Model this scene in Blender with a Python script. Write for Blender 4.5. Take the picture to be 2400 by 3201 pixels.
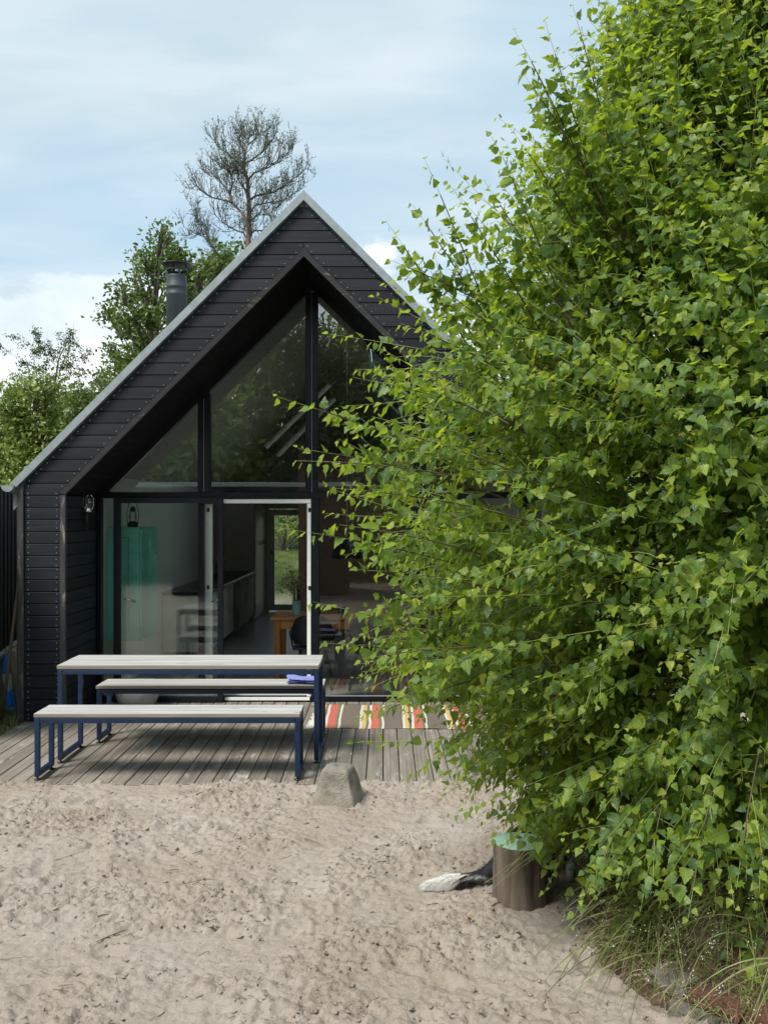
import bpy, bmesh, math, random
import numpy as np
from mathutils import Vector, Matrix

for o in list(bpy.data.objects): bpy.data.objects.remove(o)
R = math.radians
random.seed(7); rng = np.random.default_rng(7)
C = bpy.context.scene.collection
sc = bpy.context.scene

# ------------------------------------------------------------------ camera
CAMZ = 1.968; F = 3100.0
cd = bpy.data.cameras.new('camera'); cam = bpy.data.objects.new('camera', cd); C.objects.link(cam)
cam.location = (0, 0, CAMZ); cam.rotation_euler = (R(90), 0, 0)
cd.sensor_fit = 'VERTICAL'; cd.sensor_height = 36; cd.lens = 36*F/3201.0
cd.clip_start = .05; cd.clip_end = 2000
sc.camera = cam

# ------------------------------------------------------------------ sky, sun, exposure
SUN_EL, SUN_AZ = 52, 226      # azimuth clockwise from +Y (north); 218 = behind the camera, to its left
w = bpy.data.worlds.new('World'); sc.world = w; w.use_nodes = True
nt = w.node_tree; nt.nodes.clear()
def N(nt, t, **k):
    n = nt.nodes.new(t)
    for a, b in k.items(): setattr(n, a, b)
    return n
def L(nt, a, b): nt.links.new(a, b)
def mathn(nt, op, a, b=None, clamp=False):
    n = N(nt, 'ShaderNodeMath', operation=op, use_clamp=clamp)
    for i, v in enumerate((a, b)):
        if v is None: continue
        if isinstance(v, (int, float)): n.inputs[i].default_value = v
        else: L(nt, v, n.inputs[i])
    return n.outputs[0]
def ramp(nt, fac, stops, interp='LINEAR'):
    n = N(nt, 'ShaderNodeValToRGB'); cr = n.color_ramp; cr.interpolation = interp
    while len(cr.elements) < len(stops): cr.elements.new(.5)
    for e, (p, c) in zip(cr.elements, stops):
        e.position = p; e.color = (c, c, c, 1) if isinstance(c, (int, float)) else (*c, 1)
    if fac is not None: L(nt, fac, n.inputs[0])
    return n.outputs[0]
def mixc(nt, fac, a, b, bt='MIX'):
    n = N(nt, 'ShaderNodeMix', data_type='RGBA', blend_type=bt)
    for s, v in ((0, fac), (6, a), (7, b)):
        if isinstance(v, (int, float)): n.inputs[s].default_value = v
        elif isinstance(v, tuple): n.inputs[s].default_value = (*v, 1)
        else: L(nt, v, n.inputs[s])
    return n.outputs[2]
def noise(nt, vec, scale, detail=4, rough=.55, dist=0, out=0):
    n = N(nt, 'ShaderNodeTexNoise'); n.inputs['Scale'].default_value = scale
    n.inputs['Detail'].default_value = detail; n.inputs['Roughness'].default_value = rough
    n.inputs['Distortion'].default_value = dist
    if vec is not None: L(nt, vec, n.inputs['Vector'])
    return n.outputs[out]
def mapping(nt, vec, scale=(1, 1, 1), loc=(0, 0, 0), rot=(0, 0, 0)):
    n = N(nt, 'ShaderNodeMapping'); L(nt, vec, n.inputs['Vector'])
    n.inputs['Scale'].default_value = scale; n.inputs['Location'].default_value = loc; n.inputs['Rotation'].default_value = rot
    return n.outputs[0]

bg = N(nt, 'ShaderNodeBackground'); wo = N(nt, 'ShaderNodeOutputWorld')
sky = N(nt, 'ShaderNodeTexSky', sky_type='NISHITA', sun_disc=False)
sky.sun_elevation = R(SUN_EL); sky.sun_rotation = R(SUN_AZ); sky.air_density = 1.0; sky.dust_density = 2.0; sky.ozone_density = 1.6
tc = N(nt, 'ShaderNodeTexCoord'); D = tc.outputs['Generated']
sp = N(nt, 'ShaderNodeSeparateXYZ'); L(nt, D, sp.inputs[0])
zz = mathn(nt, 'ABSOLUTE', sp.outputs[2]); zp = mathn(nt, 'ADD', zz, .22)
cb = N(nt, 'ShaderNodeCombineXYZ')
L(nt, mathn(nt, 'DIVIDE', sp.outputs[0], zp), cb.inputs[0]); L(nt, mathn(nt, 'DIVIDE', sp.outputs[1], zp), cb.inputs[1])
plane = cb.outputs[0]
n1 = noise(nt, mapping(nt, plane, (1.0, 1.6, 1), (3.1, 1.7, 0)), 1.15, 7, .52, .35)
veil = ramp(nt, n1, [(.30, .10), (.46, .48), (.60, .84), (.78, 1.0)], 'EASE')
n1b = noise(nt, mapping(nt, plane, (1.0, 2.2, 1), (8.1, 4.7, 0)), 2.6, 6, .5, .3)
veilcol = mixc(nt, ramp(nt, n1b, [(.34, 0.), (.66, 1.)]), (3.45, 4.3, 4.75), (4.6, 5.15, 5.4))
blue = mixc(nt, 1.0, sky.outputs[0], (1.0, 1.15, 1.1), 'MULTIPLY')
bluepale = mixc(nt, .62, blue, (3.3, 4.6, 5.5))
col = mixc(nt, veil, bluepale, veilcol)
# cumulus bank low over the horizon
n2 = noise(nt, mapping(nt, D, (1, 1, 1.9), (.35, .2, .1)), 5.2, 9, .56, .15)
n3 = noise(nt, mapping(nt, D, (1, 1, .4), (1.3, .7, 0)), 2.6, 2, .5)
lowm = mathn(nt, 'SUBTRACT', .232, zz)
lowm = mathn(nt, 'ADD', lowm, mathn(nt, 'MULTIPLY', mathn(nt, 'SUBTRACT', n3, .5), .18))
lowm = mathn(nt, 'ADD', lowm, mathn(nt, 'MULTIPLY', mathn(nt, 'SUBTRACT', n2, .5), .42))
cm = ramp(nt, lowm, [(.0, 0.), (.030, .85), (.07, 1.)], 'EASE')
n4 = noise(nt, mapping(nt, D, (1, 1, 2.0), (.35, .26, .19)), 6.5, 8, .55, .1)
cumcol = ramp(nt, n4, [(.30, (4.5, 5.2, 5.7)), (.50, (5.7, 6.2, 6.5)), (.68, (7.2, 7.4, 7.4))])
col = mixc(nt, cm, col, cumcol)
L(nt, col, bg.inputs['Color']); bg.inputs['Strength'].default_value = .096
L(nt, bg.outputs[0], wo.inputs[0])

sd = bpy.data.lights.new('sun', 'SUN'); sun = bpy.data.objects.new('sun', sd); C.objects.link(sun)
sd.energy = 2.75; sd.angle = R(20); sd.color = (1, .965, .91)
az = R(SUN_AZ); el = R(SUN_EL)
sdir = Vector((math.sin(az)*math.cos(el), math.cos(az)*math.cos(el), math.sin(el)))
sun.rotation_euler = sdir.to_track_quat('Z', 'Y').to_euler(); sun.location = (0, -5, 12)
sc.view_settings.view_transform = 'Standard'; sc.view_settings.look = 'None'
sc.view_settings.exposure = 0.88; sc.view_settings.gamma = 1.0; sc.view_settings.use_curve_mapping = False
sc.render.engine = 'CYCLES'
sc.cycles.max_bounces = 10; sc.cycles.transparent_max_bounces = 24; sc.cycles.diffuse_bounces = 4
sc.cycles.use_denoising = True; sc.cycles.sample_clamp_indirect = 6

# ------------------------------------------------------------------ materials
M = {}
def mat(name):
    m = bpy.data.materials.new(name); m.use_nodes = True; M[name] = m
    nt = m.node_tree; b = nt.nodes['Principled BSDF']
    return m, nt, b
def bump(nt, b, h, s=.3, dist=.01):
    n = N(nt, 'ShaderNodeBump'); n.inputs['Strength'].default_value = s; n.inputs['Distance'].default_value = dist
    L(nt, h, n.inputs['Height']); L(nt, n.outputs[0], b.inputs['Normal'])
def objvec(nt, rnd=True):
    tc = N(nt, 'ShaderNodeTexCoord'); v = tc.outputs['Object']
    oi = N(nt, 'ShaderNodeObjectInfo')
    if rnd:
        a = N(nt, 'ShaderNodeVectorMath', operation='ADD'); L(nt, v, a.inputs[0])
        m = mathn(nt, 'MULTIPLY', oi.outputs['Random'], 71.0); cbx = N(nt, 'ShaderNodeCombineXYZ')
        for i in range(3): L(nt, m, cbx.inputs[i])
        L(nt, cbx.outputs[0], a.inputs[1]); v = a.outputs[0]
    return v, oi.outputs['Random']
def plain(name, col, rough=.5, metal=0., nz=.12, nscale=20, bs=.08, spec=.5):
    m, nt, b = mat(name); v, r = objvec(nt)
    n = noise(nt, v, nscale, 5, .6)
    c = mixc(nt, ramp(nt, n, [(.3, 0.), (.7, 1.)]), tuple(x*(1-nz) for x in col), tuple(min(1, x*(1+nz)) for x in col))
    L(nt, c, b.inputs['Base Color']); b.inputs['Metallic'].default_value = metal
    L(nt, ramp(nt, n, [(.2, max(0, rough-.08)), (.8, min(1, rough+.08))]), b.inputs['Roughness'])
    b.inputs['Specular IOR Level'].default_value = spec
    if bs: bump(nt, b, n, bs, .004)
    return m
def wood(name, dark, light, axis=0, rough=.7, grain=34, stretch=.035, wear=None, wearamt=.62, bs=.35, var=.25, spec=.4, knots=True):
    """weathered wood: streaks along one axis of the object"""
    m, nt, b = mat(name); v, r = objvec(nt)
    s = [1, 1, 1]; s[axis] = stretch
    g = noise(nt, mapping(nt, v, tuple(s)), grain, 8, .62, .5)
    g2 = noise(nt, mapping(nt, v, tuple(x if i != axis else .14 for i, x in enumerate((1, 1, 1)))), 5, 4, .6, .6)
    f = mathn(nt, 'ADD', mathn(nt, 'MULTIPLY', g, .65), mathn(nt, 'MULTIPLY', g2, .35))
    c = ramp(nt, f, [(.34, dark), (.5, tuple((a+b_)/2 for a, b_ in zip(dark, light))), (.64, light)])
    if wear:
        wn = noise(nt, mapping(nt, v, tuple(.25 if i == axis else 1 for i in range(3)), (5, 3, 1)), 9, 8, .7, .8)
        wm = ramp(nt, wn, [(wearamt, 0.), (wearamt+.10, 1.)])
        c = mixc(nt, wm, c, wear)
    if knots:
        vo = N(nt, 'ShaderNodeTexVoronoi', feature='F1'); vo.inputs['Scale'].default_value = 3.1
        L(nt, mapping(nt, v, tuple(.45 if i == axis else 1.3 for i in range(3))), vo.inputs['Vector'])
        c = mixc(nt, ramp(nt, vo.outputs['Distance'], [(.03, .75), (.085, 0.)]), c, tuple(x*.45 for x in dark))
    hv = N(nt, 'ShaderNodeHueSaturation'); L(nt, c, hv.inputs['Color'])
    L(nt, ramp(nt, r, [(0., 1-var), (1., 1+var)]), hv.inputs['Value'])
    L(nt, hv.outputs[0], b.inputs['Base Color'])
    L(nt, ramp(nt, g, [(.3, rough-.12), (.7, min(1, rough+.12))]), b.inputs['Roughness'])
    b.inputs['Specular IOR Level'].default_value = spec
    bump(nt, b, f, bs, .004)
    return m
wood('black_boards', (.0045, .0062, .0090), (.0155, .0190, .0250), 0, .62, 40, wear=(.055, .06, .062), wearamt=.66, bs=.6, spec=.35, var=.42)
wood('black_boards_y', (.006, .010, .0115), (.014, .020, .022), 1, .6, 40, bs=.4, spec=.3, knots=False)
wood('black_boards_z', (.004, .0055, .0075), (.011, .013, .016), 2, .7, 40, bs=.4, spec=.2, knots=False)
wood('worn_trim_z', (.014, .015, .016), (.055, .055, .05), 2, .8, 26, .06, wear=(.22, .21, .18), wearamt=.60, bs=.6, knots=False)
wood('worn_trim_x', (.011, .012, .013), (.034, .034, .032), 0, .8, 26, .06, wear=(.20, .18, .14), wearamt=.58, bs=.6, knots=False)
wood('black_panel', (.003, .0035, .0045), (.006, .007, .008), 1, .75, 30, bs=.2, spec=.15, knots=False)
wood('deck_wood', (.115, .098, .076), (.27, .238, .195), 1, .8, 46, .02, wear=(.40, .375, .33), wearamt=.57, bs=.55, var=.16)
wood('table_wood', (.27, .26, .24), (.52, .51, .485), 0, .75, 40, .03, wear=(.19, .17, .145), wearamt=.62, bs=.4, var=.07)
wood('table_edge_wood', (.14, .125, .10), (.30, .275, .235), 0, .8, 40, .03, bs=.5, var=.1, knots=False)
wood('pine_wood', (.50, .20, .055), (.68, .31, .095), 0, .45, 20, .05, bs=.1, var=.06)
wood('pine_wood_z', (.42, .14, .035), (.58, .23, .06), 2, .45, 20, .05, bs=.1, var=.06)
wood('pole_wood', (.08, .055, .04), (.16, .115, .085), 2, .7, 20, .05, bs=.3, knots=False)
wood('stump_bark', (.035, .026, .019), (.22, .17, .125), 2, .9, 15, .11, wear=(.10, .115, .05), wearamt=.66, bs=1.0, var=0, knots=False)
plain('frame_black', (.004, .006, .010), .35, 0, .2, 12, .02, .4)
plain('frame_dark_blue', (.0045, .0085, .015), .42, 0, .2, 12, .02, .4)
plain('white_paint', (.84, .85, .81), .4, 0, .05, 14, .02)
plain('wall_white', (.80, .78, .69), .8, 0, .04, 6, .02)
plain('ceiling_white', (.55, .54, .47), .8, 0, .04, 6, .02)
plain('teal_paint', (.24, .70, .60), .4, 0, .05, 8, .02)
plain('teal_groove', (.03, .14, .12), .6, 0, .05, 8, .02)
plain('steel_blue', (.003, .018, .056), .45, 0, .28, 26, .12)
plain('zinc', (.30, .33, .335), .42, .65, .14, 9, .05)
plain('zinc_light', (.30, .335, .345), .45, .35, .1, 14, .05)
plain('nail_steel', (.75, .75, .72), .35, .5, .1, 50, 0)
plain('chimney_steel', (.026, .034, .044), .6, .0, .12, 10, .03)
plain('chrome', (.75, .76, .76), .18, 1., .04, 30, 0)
plain('black_plastic', (.008, .010, .014), .45, 0, .2, 30, .05)
plain('rubber', (.010, .012, .010), .6, 0, .2, 30, .05)
plain('navy_cloth', (.018, .028, .09), .9, 0, .2, 60, .2)
plain('vase_glaze', (.28, .52, .50), .3, 0, .06, 12, .02)
plain('floor_grey', (.30, .30, .28), .35, 0, .12, 5, .03)
plain('dark_counter', (.02, .02, .022), .25, 0, .1, 8, 0)
plain('partition_wood', (.30, .19, .13), .6, 0, .15, 6, .05)
plain('bowl_grey', (.25, .245, .23), .75, 0, .2, 9, .2)
plain('mint_paint', (.42, .68, .53), .6, 0, .1, 14, .25)
plain('red_plastic', (.62, .09, .10), .35, 0, .1, 20, .02)
plain('pink_rim', (.75, .42, .40), .4, 0, .1, 20, .02)
plain('blue_cloth', (.015, .24, .80), .6, 0, .25, 10, .4)
plain('cream_cloth', (.60, .58, .49), .8, 0, .15, 14, .3)
plain('khaki_cloth', (.42, .38, .24), .85, 0, .2, 14, .5)
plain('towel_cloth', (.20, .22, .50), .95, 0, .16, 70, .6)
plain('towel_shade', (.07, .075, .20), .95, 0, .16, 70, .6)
plain('dog_black', (.010, .010, .012), .55, 0, .2, 40, .2)
plain('dog_white', (.82, .81, .78), .7, 0, .12, 60, .3)
plain('eye_dark', (.02, .012, .006), .1, 0, 0, 5, 0)
plain('metal_dark', (.03, .03, .032), .4, .6, .2, 20, 0)
plain('twig_green', (.30, .33, .12), .6, 0, .25, 30, 0)
plain('twig_brown', (.085, .062, .042), .75, 0, .3, 20, .1)
plain('bark_pale', (.16, .14, .115), .85, 0, .45, 9, .5)
plain('bark_dark', (.075, .062, .05), .9, 0, .35, 9, .5)
plain('bark_pine', (.21, .115, .085), .9, 0, .35, 5, .5)
plain('dead_twigs', (.085, .080, .065), .9, 0, .3, 10, 0)
plain('concrete_base', (.20, .20, .18), .9, 0, .2, 7, .4)
plain('dry_flower', (.33, .25, .15), .9, 0, .3, 40, 0)
plain('flower_green', (.06, .08, .035), .8, 0, .3, 40, 0)
plain('dead_leaf', (.32, .14, .035), .7, 0, .3, 40, .2)

def glassy(name, refl, tint=(1, 1, 1), rough=0.):
    m, nt, b = mat(name); nt.nodes.remove(b); out = nt.nodes['Material Output']
    t = N(nt, 'ShaderNodeBsdfTransparent'); t.inputs[0].default_value = (*tint, 1)
    g = N(nt, 'ShaderNodeBsdfGlossy'); g.inputs['Roughness'].default_value = rough; g.inputs[0].default_value = (.97, 1, 1, 1)
    lw = N(nt, 'ShaderNodeFresnel'); lw.inputs['IOR'].default_value = 1.5
    f = mathn(nt, 'ADD', lw.outputs[0], refl, True)
    if name != 'clear_glass':      # slight waviness of the sheet
        tcx = N(nt, 'ShaderNodeTexCoord'); bn = N(nt, 'ShaderNodeBump')
        bn.inputs['Strength'].default_value = .06; bn.inputs['Distance'].default_value = .004
        L(nt, noise(nt, tcx.outputs['Object'], 1.6, 1, .4), bn.inputs['Height']); L(nt, bn.outputs[0], g.inputs['Normal'])
    mx = N(nt, 'ShaderNodeMixShader'); L(nt, f, mx.inputs[0]); L(nt, t.outputs[0], mx.inputs[1]); L(nt, g.outputs[0], mx.inputs[2])
    L(nt, mx.outputs[0], out.inputs[0]); return m
glassy('pane_glass', .13, (.96, .985, .97)); glassy('door_glass', .004, (.97, .99, .98))
glassy('clear_glass', .05, (.95, .97, .97))

def leafmat(name, stops, trans=(.2, .36, .03), tf=.38, rough=.42, spec=.45, veins=False):
    m, nt, b = mat(name); out = nt.nodes['Material Output']
    at = N(nt, 'ShaderNodeAttribute'); at.attribute_name = 'rnd'
    c = ramp(nt, at.outputs['Fac'], stops)
    if veins:
        av = N(nt, 'ShaderNodeAttribute'); av.attribute_name = 'luv'
        s = N(nt, 'ShaderNodeSeparateXYZ'); L(nt, av.outputs['Vector'], s.inputs[0])
        a = mathn(nt, 'ABSOLUTE', s.outputs[1])
        mid = ramp(nt, a, [(.0, 1.), (.035, 0.)])
        k = mathn(nt, 'SUBTRACT', mathn(nt, 'MULTIPLY', s.outputs[0], 7.), mathn(nt, 'MULTIPLY', a, 6.))
        k = mathn(nt, 'ABSOLUTE', mathn(nt, 'SUBTRACT', mathn(nt, 'FRACT', k), .5))
        side = mathn(nt, 'MULTIPLY', ramp(nt, k, [(.0, 1.), (.12, 0.)]), .45)
        vn = mathn(nt, 'MAXIMUM', mid, side)
        c = mixc(nt, mathn(nt, 'MULTIPLY', vn, .45), c, (.26, .36, .10))
        bump(nt, b, mathn(nt, 'MULTIPLY', vn, -1.), .5, .002)
    L(nt, c, b.inputs['Base Color']); b.inputs['Roughness'].default_value = rough
    b.inputs['Specular IOR Level'].default_value = spec
    t = N(nt, 'ShaderNodeBsdfTranslucent')
    L(nt, mixc(nt, .55, c, trans), t.inputs[0])
    mx = N(nt, 'ShaderNodeMixShader'); mx.inputs[0].default_value = tf
    L(nt, b.outputs[0], mx.inputs[1]); L(nt, t.outputs[0], mx.inputs[2]); L(nt, mx.outputs[0], out.inputs[0])
leafmat('birch_leaf', [(0., (.046, .110, .044)), (.3, (.105, .195, .036)), (.62, (.212, .300, .034)), (1., (.39, .44, .065))], (.56, .70, .02), .52, rough=.40, spec=.5, veins=True)
leafmat('oak_leaf', [(0., (.040, .080, .018)), (.6, (.10, .155, .030)), (1., (.19, .21, .055))], (.16, .24, .03), .35)
leafmat('willow_leaf', [(0., (.10, .15, .026)), (.6, (.20, .255, .048)), (1., (.31, .35, .09))], (.20, .28, .04), .35)
leafmat('far_birch_leaf', [(0., (.05, .08, .025)), (1., (.13, .17, .05))], (.10, .14, .03), .3)
leafmat('pine_needles', [(0., (.035, .06, .022)), (1., (.10, .135, .04))], (.10, .14, .03), .25)
leafmat('grass_blade', [(0., (.055, .085, .018)), (.5, (.12, .16, .035)), (.8, (.24, .25, .09)), (1., (.42, .37, .20))], (.22, .28, .06), .3)
leafmat('dry_grass', [(0., (.13, .12, .05)), (.5, (.30, .26, .13)), (1., (.50, .43, .27))], (.3, .27, .1), .25)

def sandmat():
    m, nt, b = mat('sand'); tcx = N(nt, 'ShaderNodeTexCoord'); v = tcx.outputs['Object']
    a = noise(nt, v, 1.3, 5, .6, .3); f = noise(nt, v, 42, 6, .65); g = noise(nt, v, 260, 3, .7); h = noise(nt, v, 9, 6, .65, .5)
    c = mixc(nt, ramp(nt, a, [(.32, 0.), (.68, 1.)]), (.325, .262, .208), (.395, .343, .295))
    c = mixc(nt, ramp(nt, h, [(.56, 0.), (.70, .55)]), c, (.25, .205, .16))
    c = mixc(nt, ramp(nt, f, [(.61, 0.), (.69, .4)]), c, (.20, .16, .12))
    c = mixc(nt, ramp(nt, g, [(.35, .35), (.5, 0.)]), c, (.48, .44, .385))
    # green ground outside the yard
    at = N(nt, 'ShaderNodeAttribute'); at.attribute_name = 'grass'
    gr = ramp(nt, noise(nt, v, 3.5, 6, .7), [(.3, (.045, .07, .016)), (.55, (.11, .14, .035)), (.75, (.19, .19, .07))])
    c = mixc(nt, at.outputs['Fac'], c, gr)
    L(nt, c, b.inputs['Base Color']); b.inputs['Roughness'].default_value = .95; b.inputs['Specular IOR Level'].default_value = .15
    hh = mathn(nt, 'ADD', mathn(nt, 'MULTIPLY', f, .8), mathn(nt, 'MULTIPLY', g, .35))
    em = ramp(nt, noise(nt, mapping(nt, v, (1, 1.7, 1)), 17, 5, .62, 1.2), [(.47, 0.), (.50, 1.), (.56, .35), (.60, 1.)])
    pm = ramp(nt, noise(nt, v, 1.6, 4, .6), [(.52, .0), (.64, 1.)])
    bump(nt, b, hh, 1., .016)
sandmat()
def soilmat():
    m, nt, b = mat('soil'); tcx = N(nt, 'ShaderNodeTexCoord'); v = tcx.outputs['Object']
    a = noise(nt, v, 5, 6, .65); f = noise(nt, v, 60, 6, .7)
    c = ramp(nt, a, [(.3, (.045, .032, .02)), (.5, (.11, .072, .046)), (.7, (.19, .135, .09))])
    c = mixc(nt, ramp(nt, f, [(.52, 0.), (.7, .6)]), c, (.30, .25, .19))
    L(nt, c, b.inputs['Base Color']); b.inputs['Roughness'].default_value = 1; b.inputs['Specular IOR Level'].default_value = .1
    bump(nt, b, f, 1., .02)
soilmat()
def concretemat():
    m, nt, b = mat('concrete'); v, r = objvec(nt, False)
    a = noise(nt, v, 7, 6, .65); f = noise(nt, v, 90, 5, .7)
    s = N(nt, 'ShaderNodeSeparateXYZ'); L(nt, v, s.inputs[0])
    c = ramp(nt, a, [(.3, (.20, .18, .145)), (.55, (.40, .365, .305)), (.75, (.54, .50, .43))])
    st = mathn(nt, 'ADD', s.outputs[2], mathn(nt, 'MULTIPLY', mathn(nt, 'SUBTRACT', a, .5), .22))
    c = mixc(nt, ramp(nt, st, [(.055, .75), (.075, 0.)]), c, (.42, .37, .29))      # dried sand clinging to the foot
    c = mixc(nt, ramp(nt, f, [(.56, 0.), (.7, .7)]), c, (.09, .085, .07))
    L(nt, c, b.inputs['Base Color']); b.inputs['Roughness'].default_value = .95; b.inputs['Specular IOR Level'].default_value = .2
    bump(nt, b, f, 1., .03)
concretemat()
def brickmat(name, c0, c1):
    m, nt, b = mat(name); v, r = objvec(nt)
    a = noise(nt, v, 9, 6, .7); f = noise(nt, v, 80, 5, .7)
    c = ramp(nt, a, [(.3, c0), (.65, c1)]); c = mixc(nt, ramp(nt, f, [(.55, 0.), (.7, .6)]), c, (.30, .26, .20))
    L(nt, c, b.inputs['Base Color']); b.inputs['Roughness'].default_value = .95; bump(nt, b, f, .9, .012)
brickmat('old_brick', (.055, .022, .016), (.17, .062, .042)); brickmat('grey_stone', (.09, .085, .07), (.22, .20, .165))
def rugmat():
    m, nt, b = mat('rug'); tcx = N(nt, 'ShaderNodeTexCoord'); v = tcx.outputs['Object']
    s = N(nt, 'ShaderNodeSeparateXYZ'); L(nt, v, s.inputs[0])
    nz = noise(nt, mapping(nt, v, (1, 1, 1)), 1.6, 2, .5)
    x = mathn(nt, 'ADD', s.outputs[0], mathn(nt, 'MULTIPLY', mathn(nt, 'SUBTRACT', nz, .5), .05))
    k = mathn(nt, 'FRACT', mathn(nt, 'DIVIDE', mathn(nt, 'ADD', x, .4+.02), .405))
    W = (.60, .57, .49); Br = (.125, .098, .078); Y = (.56, .38, .13); Rd = (.52, .10, .07); G = (.15, .15, .06)
    e = 1e-4
    c = ramp(nt, k, [(0, W), (.055, Y), (.145, Br), (.205, W), (.265, Rd), (.445, G), (.515, W), (.565, Br)], 'CONSTANT')
    wv = noise(nt, mapping(nt, v, (30, 160, 1)), 1, 5, .7)
    c = mixc(nt, ramp(nt, wv, [(.35, .0), (.7, .4)]), c, (.34, .30, .25))
    L(nt, c, b.inputs['Base Color']); b.inputs['Roughness'].default_value = 1; b.inputs['Specular IOR Level'].default_value = .1
    bump(nt, b, wv, .8, .004)
rugmat()

# ------------------------------------------------------------------ helpers
class Root:
    def __init__(s, o, org): s.o = o; s.org = org
def props(o, label=None, cat=None, group=None, kind=None):
    if label: o['label'] = label
    if cat: o['category'] = cat
    if group: o['group'] = group
    if kind: o['kind'] = kind
def thing(name, label, cat, loc=(0, 0, 0), group=None, kind=None):
    o = bpy.data.objects.new(name, None); C.objects.link(o); o.location = loc; o.empty_display_size = .2
    props(o, label, cat, group, kind)
    return Root(o, Vector(loc))
def mk(name, verts, faces, m, parent=None, smooth=False, kind=None, label=None, mats=None, fm=None):
    """verts in world space; parent = Root or (Root, child object)"""
    org = Vector((0, 0, 0)); par = None
    if isinstance(parent, Root): par = parent.o; org = parent.org
    elif isinstance(parent, tuple): par = parent[1]; org = parent[0].org
    me = bpy.data.meshes.new(name)
    me.from_pydata([tuple(Vector(v)-org) for v in verts], [], [tuple(f) for f in faces])
    for x in (mats or [m]): me.materials.append(M[x])
    if fm: me.polygons.foreach_set('material_index', fm)
    if smooth: me.polygons.foreach_set('use_smooth', [True]*len(me.polygons))
    me.update()
    o = bpy.data.objects.new(name, me); C.objects.link(o)
    if par: o.parent = par
    if kind: o['kind'] = kind
    if label: o['label'] = label
    return o
class MB:
    def __init__(s): s.v = []; s.f = []; s.m = []
    def add(s, v, f, m=0):
        n = len(s.v); s.v += [tuple(x) for x in v]; s.f += [tuple(i+n for i in q) for q in f]; s.m += [m]*len(f)
        return s
    def box(s, x0, x1, y0, y1, z0, z1, c=0., m=0):
        if c <= 0:
            v = [(x0, y0, z0), (x1, y0, z0), (x1, y1, z0), (x0, y1, z0), (x0, y0, z1), (x1, y0, z1), (x1, y1, z1), (x0, y1, z1)]
            f = [(0, 3, 2, 1), (4, 5, 6, 7), (0, 1, 5, 4), (1, 2, 6, 5), (2, 3, 7, 6), (3, 0, 4, 7)]
            return s.add(v, f, m)
        bm = bmesh.new(); bmesh.ops.create_cube(bm, size=1)
        for q in bm.verts: q.co = ((x0+x1)/2+q.co.x*(x1-x0), (y0+y1)/2+q.co.y*(y1-y0), (z0+z1)/2+q.co.z*(z1-z0))
        bmesh.ops.bevel(bm, geom=bm.edges[:], offset=c, segments=1, affect='EDGES')
        bm.verts.index_update()
        s.add([q.co[:] for q in bm.verts], [[q.index for q in f.verts] for f in bm.faces], m); bm.free(); return s
    def tube(s, pts, rad, n=8, m=0, caps=True, flat=1.):
        pts = [Vector(p) for p in pts]; k = len(pts)
        if isinstance(rad, (int, float)): rad = [rad]*k
        base = len(s.v); up = None
        for i, p in enumerate(pts):
            t = (pts[min(i+1, k-1)]-pts[max(i-1, 0)]).normalized()
            if up is None:
                up = Vector((0, 0, 1)) if abs(t.z) < .9 else Vector((0, 1, 0))
            a = t.cross(up)
            if a.length < 1e-4: a = t.cross(Vector((1, 0, 0)))
            a.normalize(); b = a.cross(t).normalized(); up = b
            for j in range(n):
                an = 2*math.pi*j/n; s.v.append(tuple(p+(a*math.cos(an)+b*math.sin(an)*flat)*rad[i]))
        for i in range(k-1):
            for j in range(n):
                j2 = (j+1) % n
                s.f.append((base+i*n+j, base+(i+1)*n+j, base+(i+1)*n+j2, base+i*n+j2)); s.m.append(m)
        if caps:
            s.f.append(tuple(base+j for j in range(n))); s.m.append(m)
            s.f.append(tuple(base+(k-1)*n+j for j in reversed(range(n)))); s.m.append(m)
        return s
    def lathe(s, prof, c, n=24, m=0, ax='z'):
        """profile of (radius, height), closed at the ends when radius is 0"""
        base = len(s.v)
        for r, h in prof:
            for j in range(n):
                an = 2*math.pi*j/n; s.v.append((c[0]+r*math.cos(an), c[1]+r*math.sin(an), c[2]+h))
        for i in range(len(prof)-1):
            for j in range(n):
                j2 = (j+1) % n; s.f.append((base+i*n+j, base+i*n+j2, base+(i+1)*n+j2, base+(i+1)*n+j)); s.m.append(m)
        return s
    def prism(s, poly, y0, y1, c=.003, m=0):
        """convex XZ polygon (counter-clockwise seen from -Y) extruded in Y with a chamfered front"""
        k = len(poly); P = [Vector((p[0], p[1])) for p in poly]; ins = []
        for i in range(k):
            a, b, d = P[i-1], P[i], P[(i+1) % k]
            e1 = (b-a).normalized(); e2 = (d-b).normalized()
            n1 = Vector((-e1.y, e1.x)); n2 = Vector((-e2.y, e2.x)); den = 1+n1.dot(n2)
            ins.append(b+(n1+n2)/max(den, .3)*c)
        v = [(p.x, y1, p.y) for p in P]+[(p.x, y0+c, p.y) for p in P]+[(p.x, y0, p.y) for p in ins]
        f = [tuple(reversed(range(k)))[::-1][::-1]]
        f = [tuple(range(k))[::-1], tuple(2*k+i for i in range(k))]
        for i in range(k):
            j = (i+1) % k; f.append((k+i, k+j, j, i)[::1]); f.append((2*k+i, 2*k+j, k+j, k+i))
        return s.add(v, f, m)
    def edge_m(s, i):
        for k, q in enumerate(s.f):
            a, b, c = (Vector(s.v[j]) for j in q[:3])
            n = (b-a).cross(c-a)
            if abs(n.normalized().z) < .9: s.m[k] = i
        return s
    def done(s, name, m, parent=None, smooth=False, **k):
        if isinstance(m, (list, tuple)): return mk(name, s.v, s.f, None, parent, smooth, mats=list(m), fm=s.m, **k)
        return mk(name, s.v, s.f, m, parent, smooth, **k)
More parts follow.
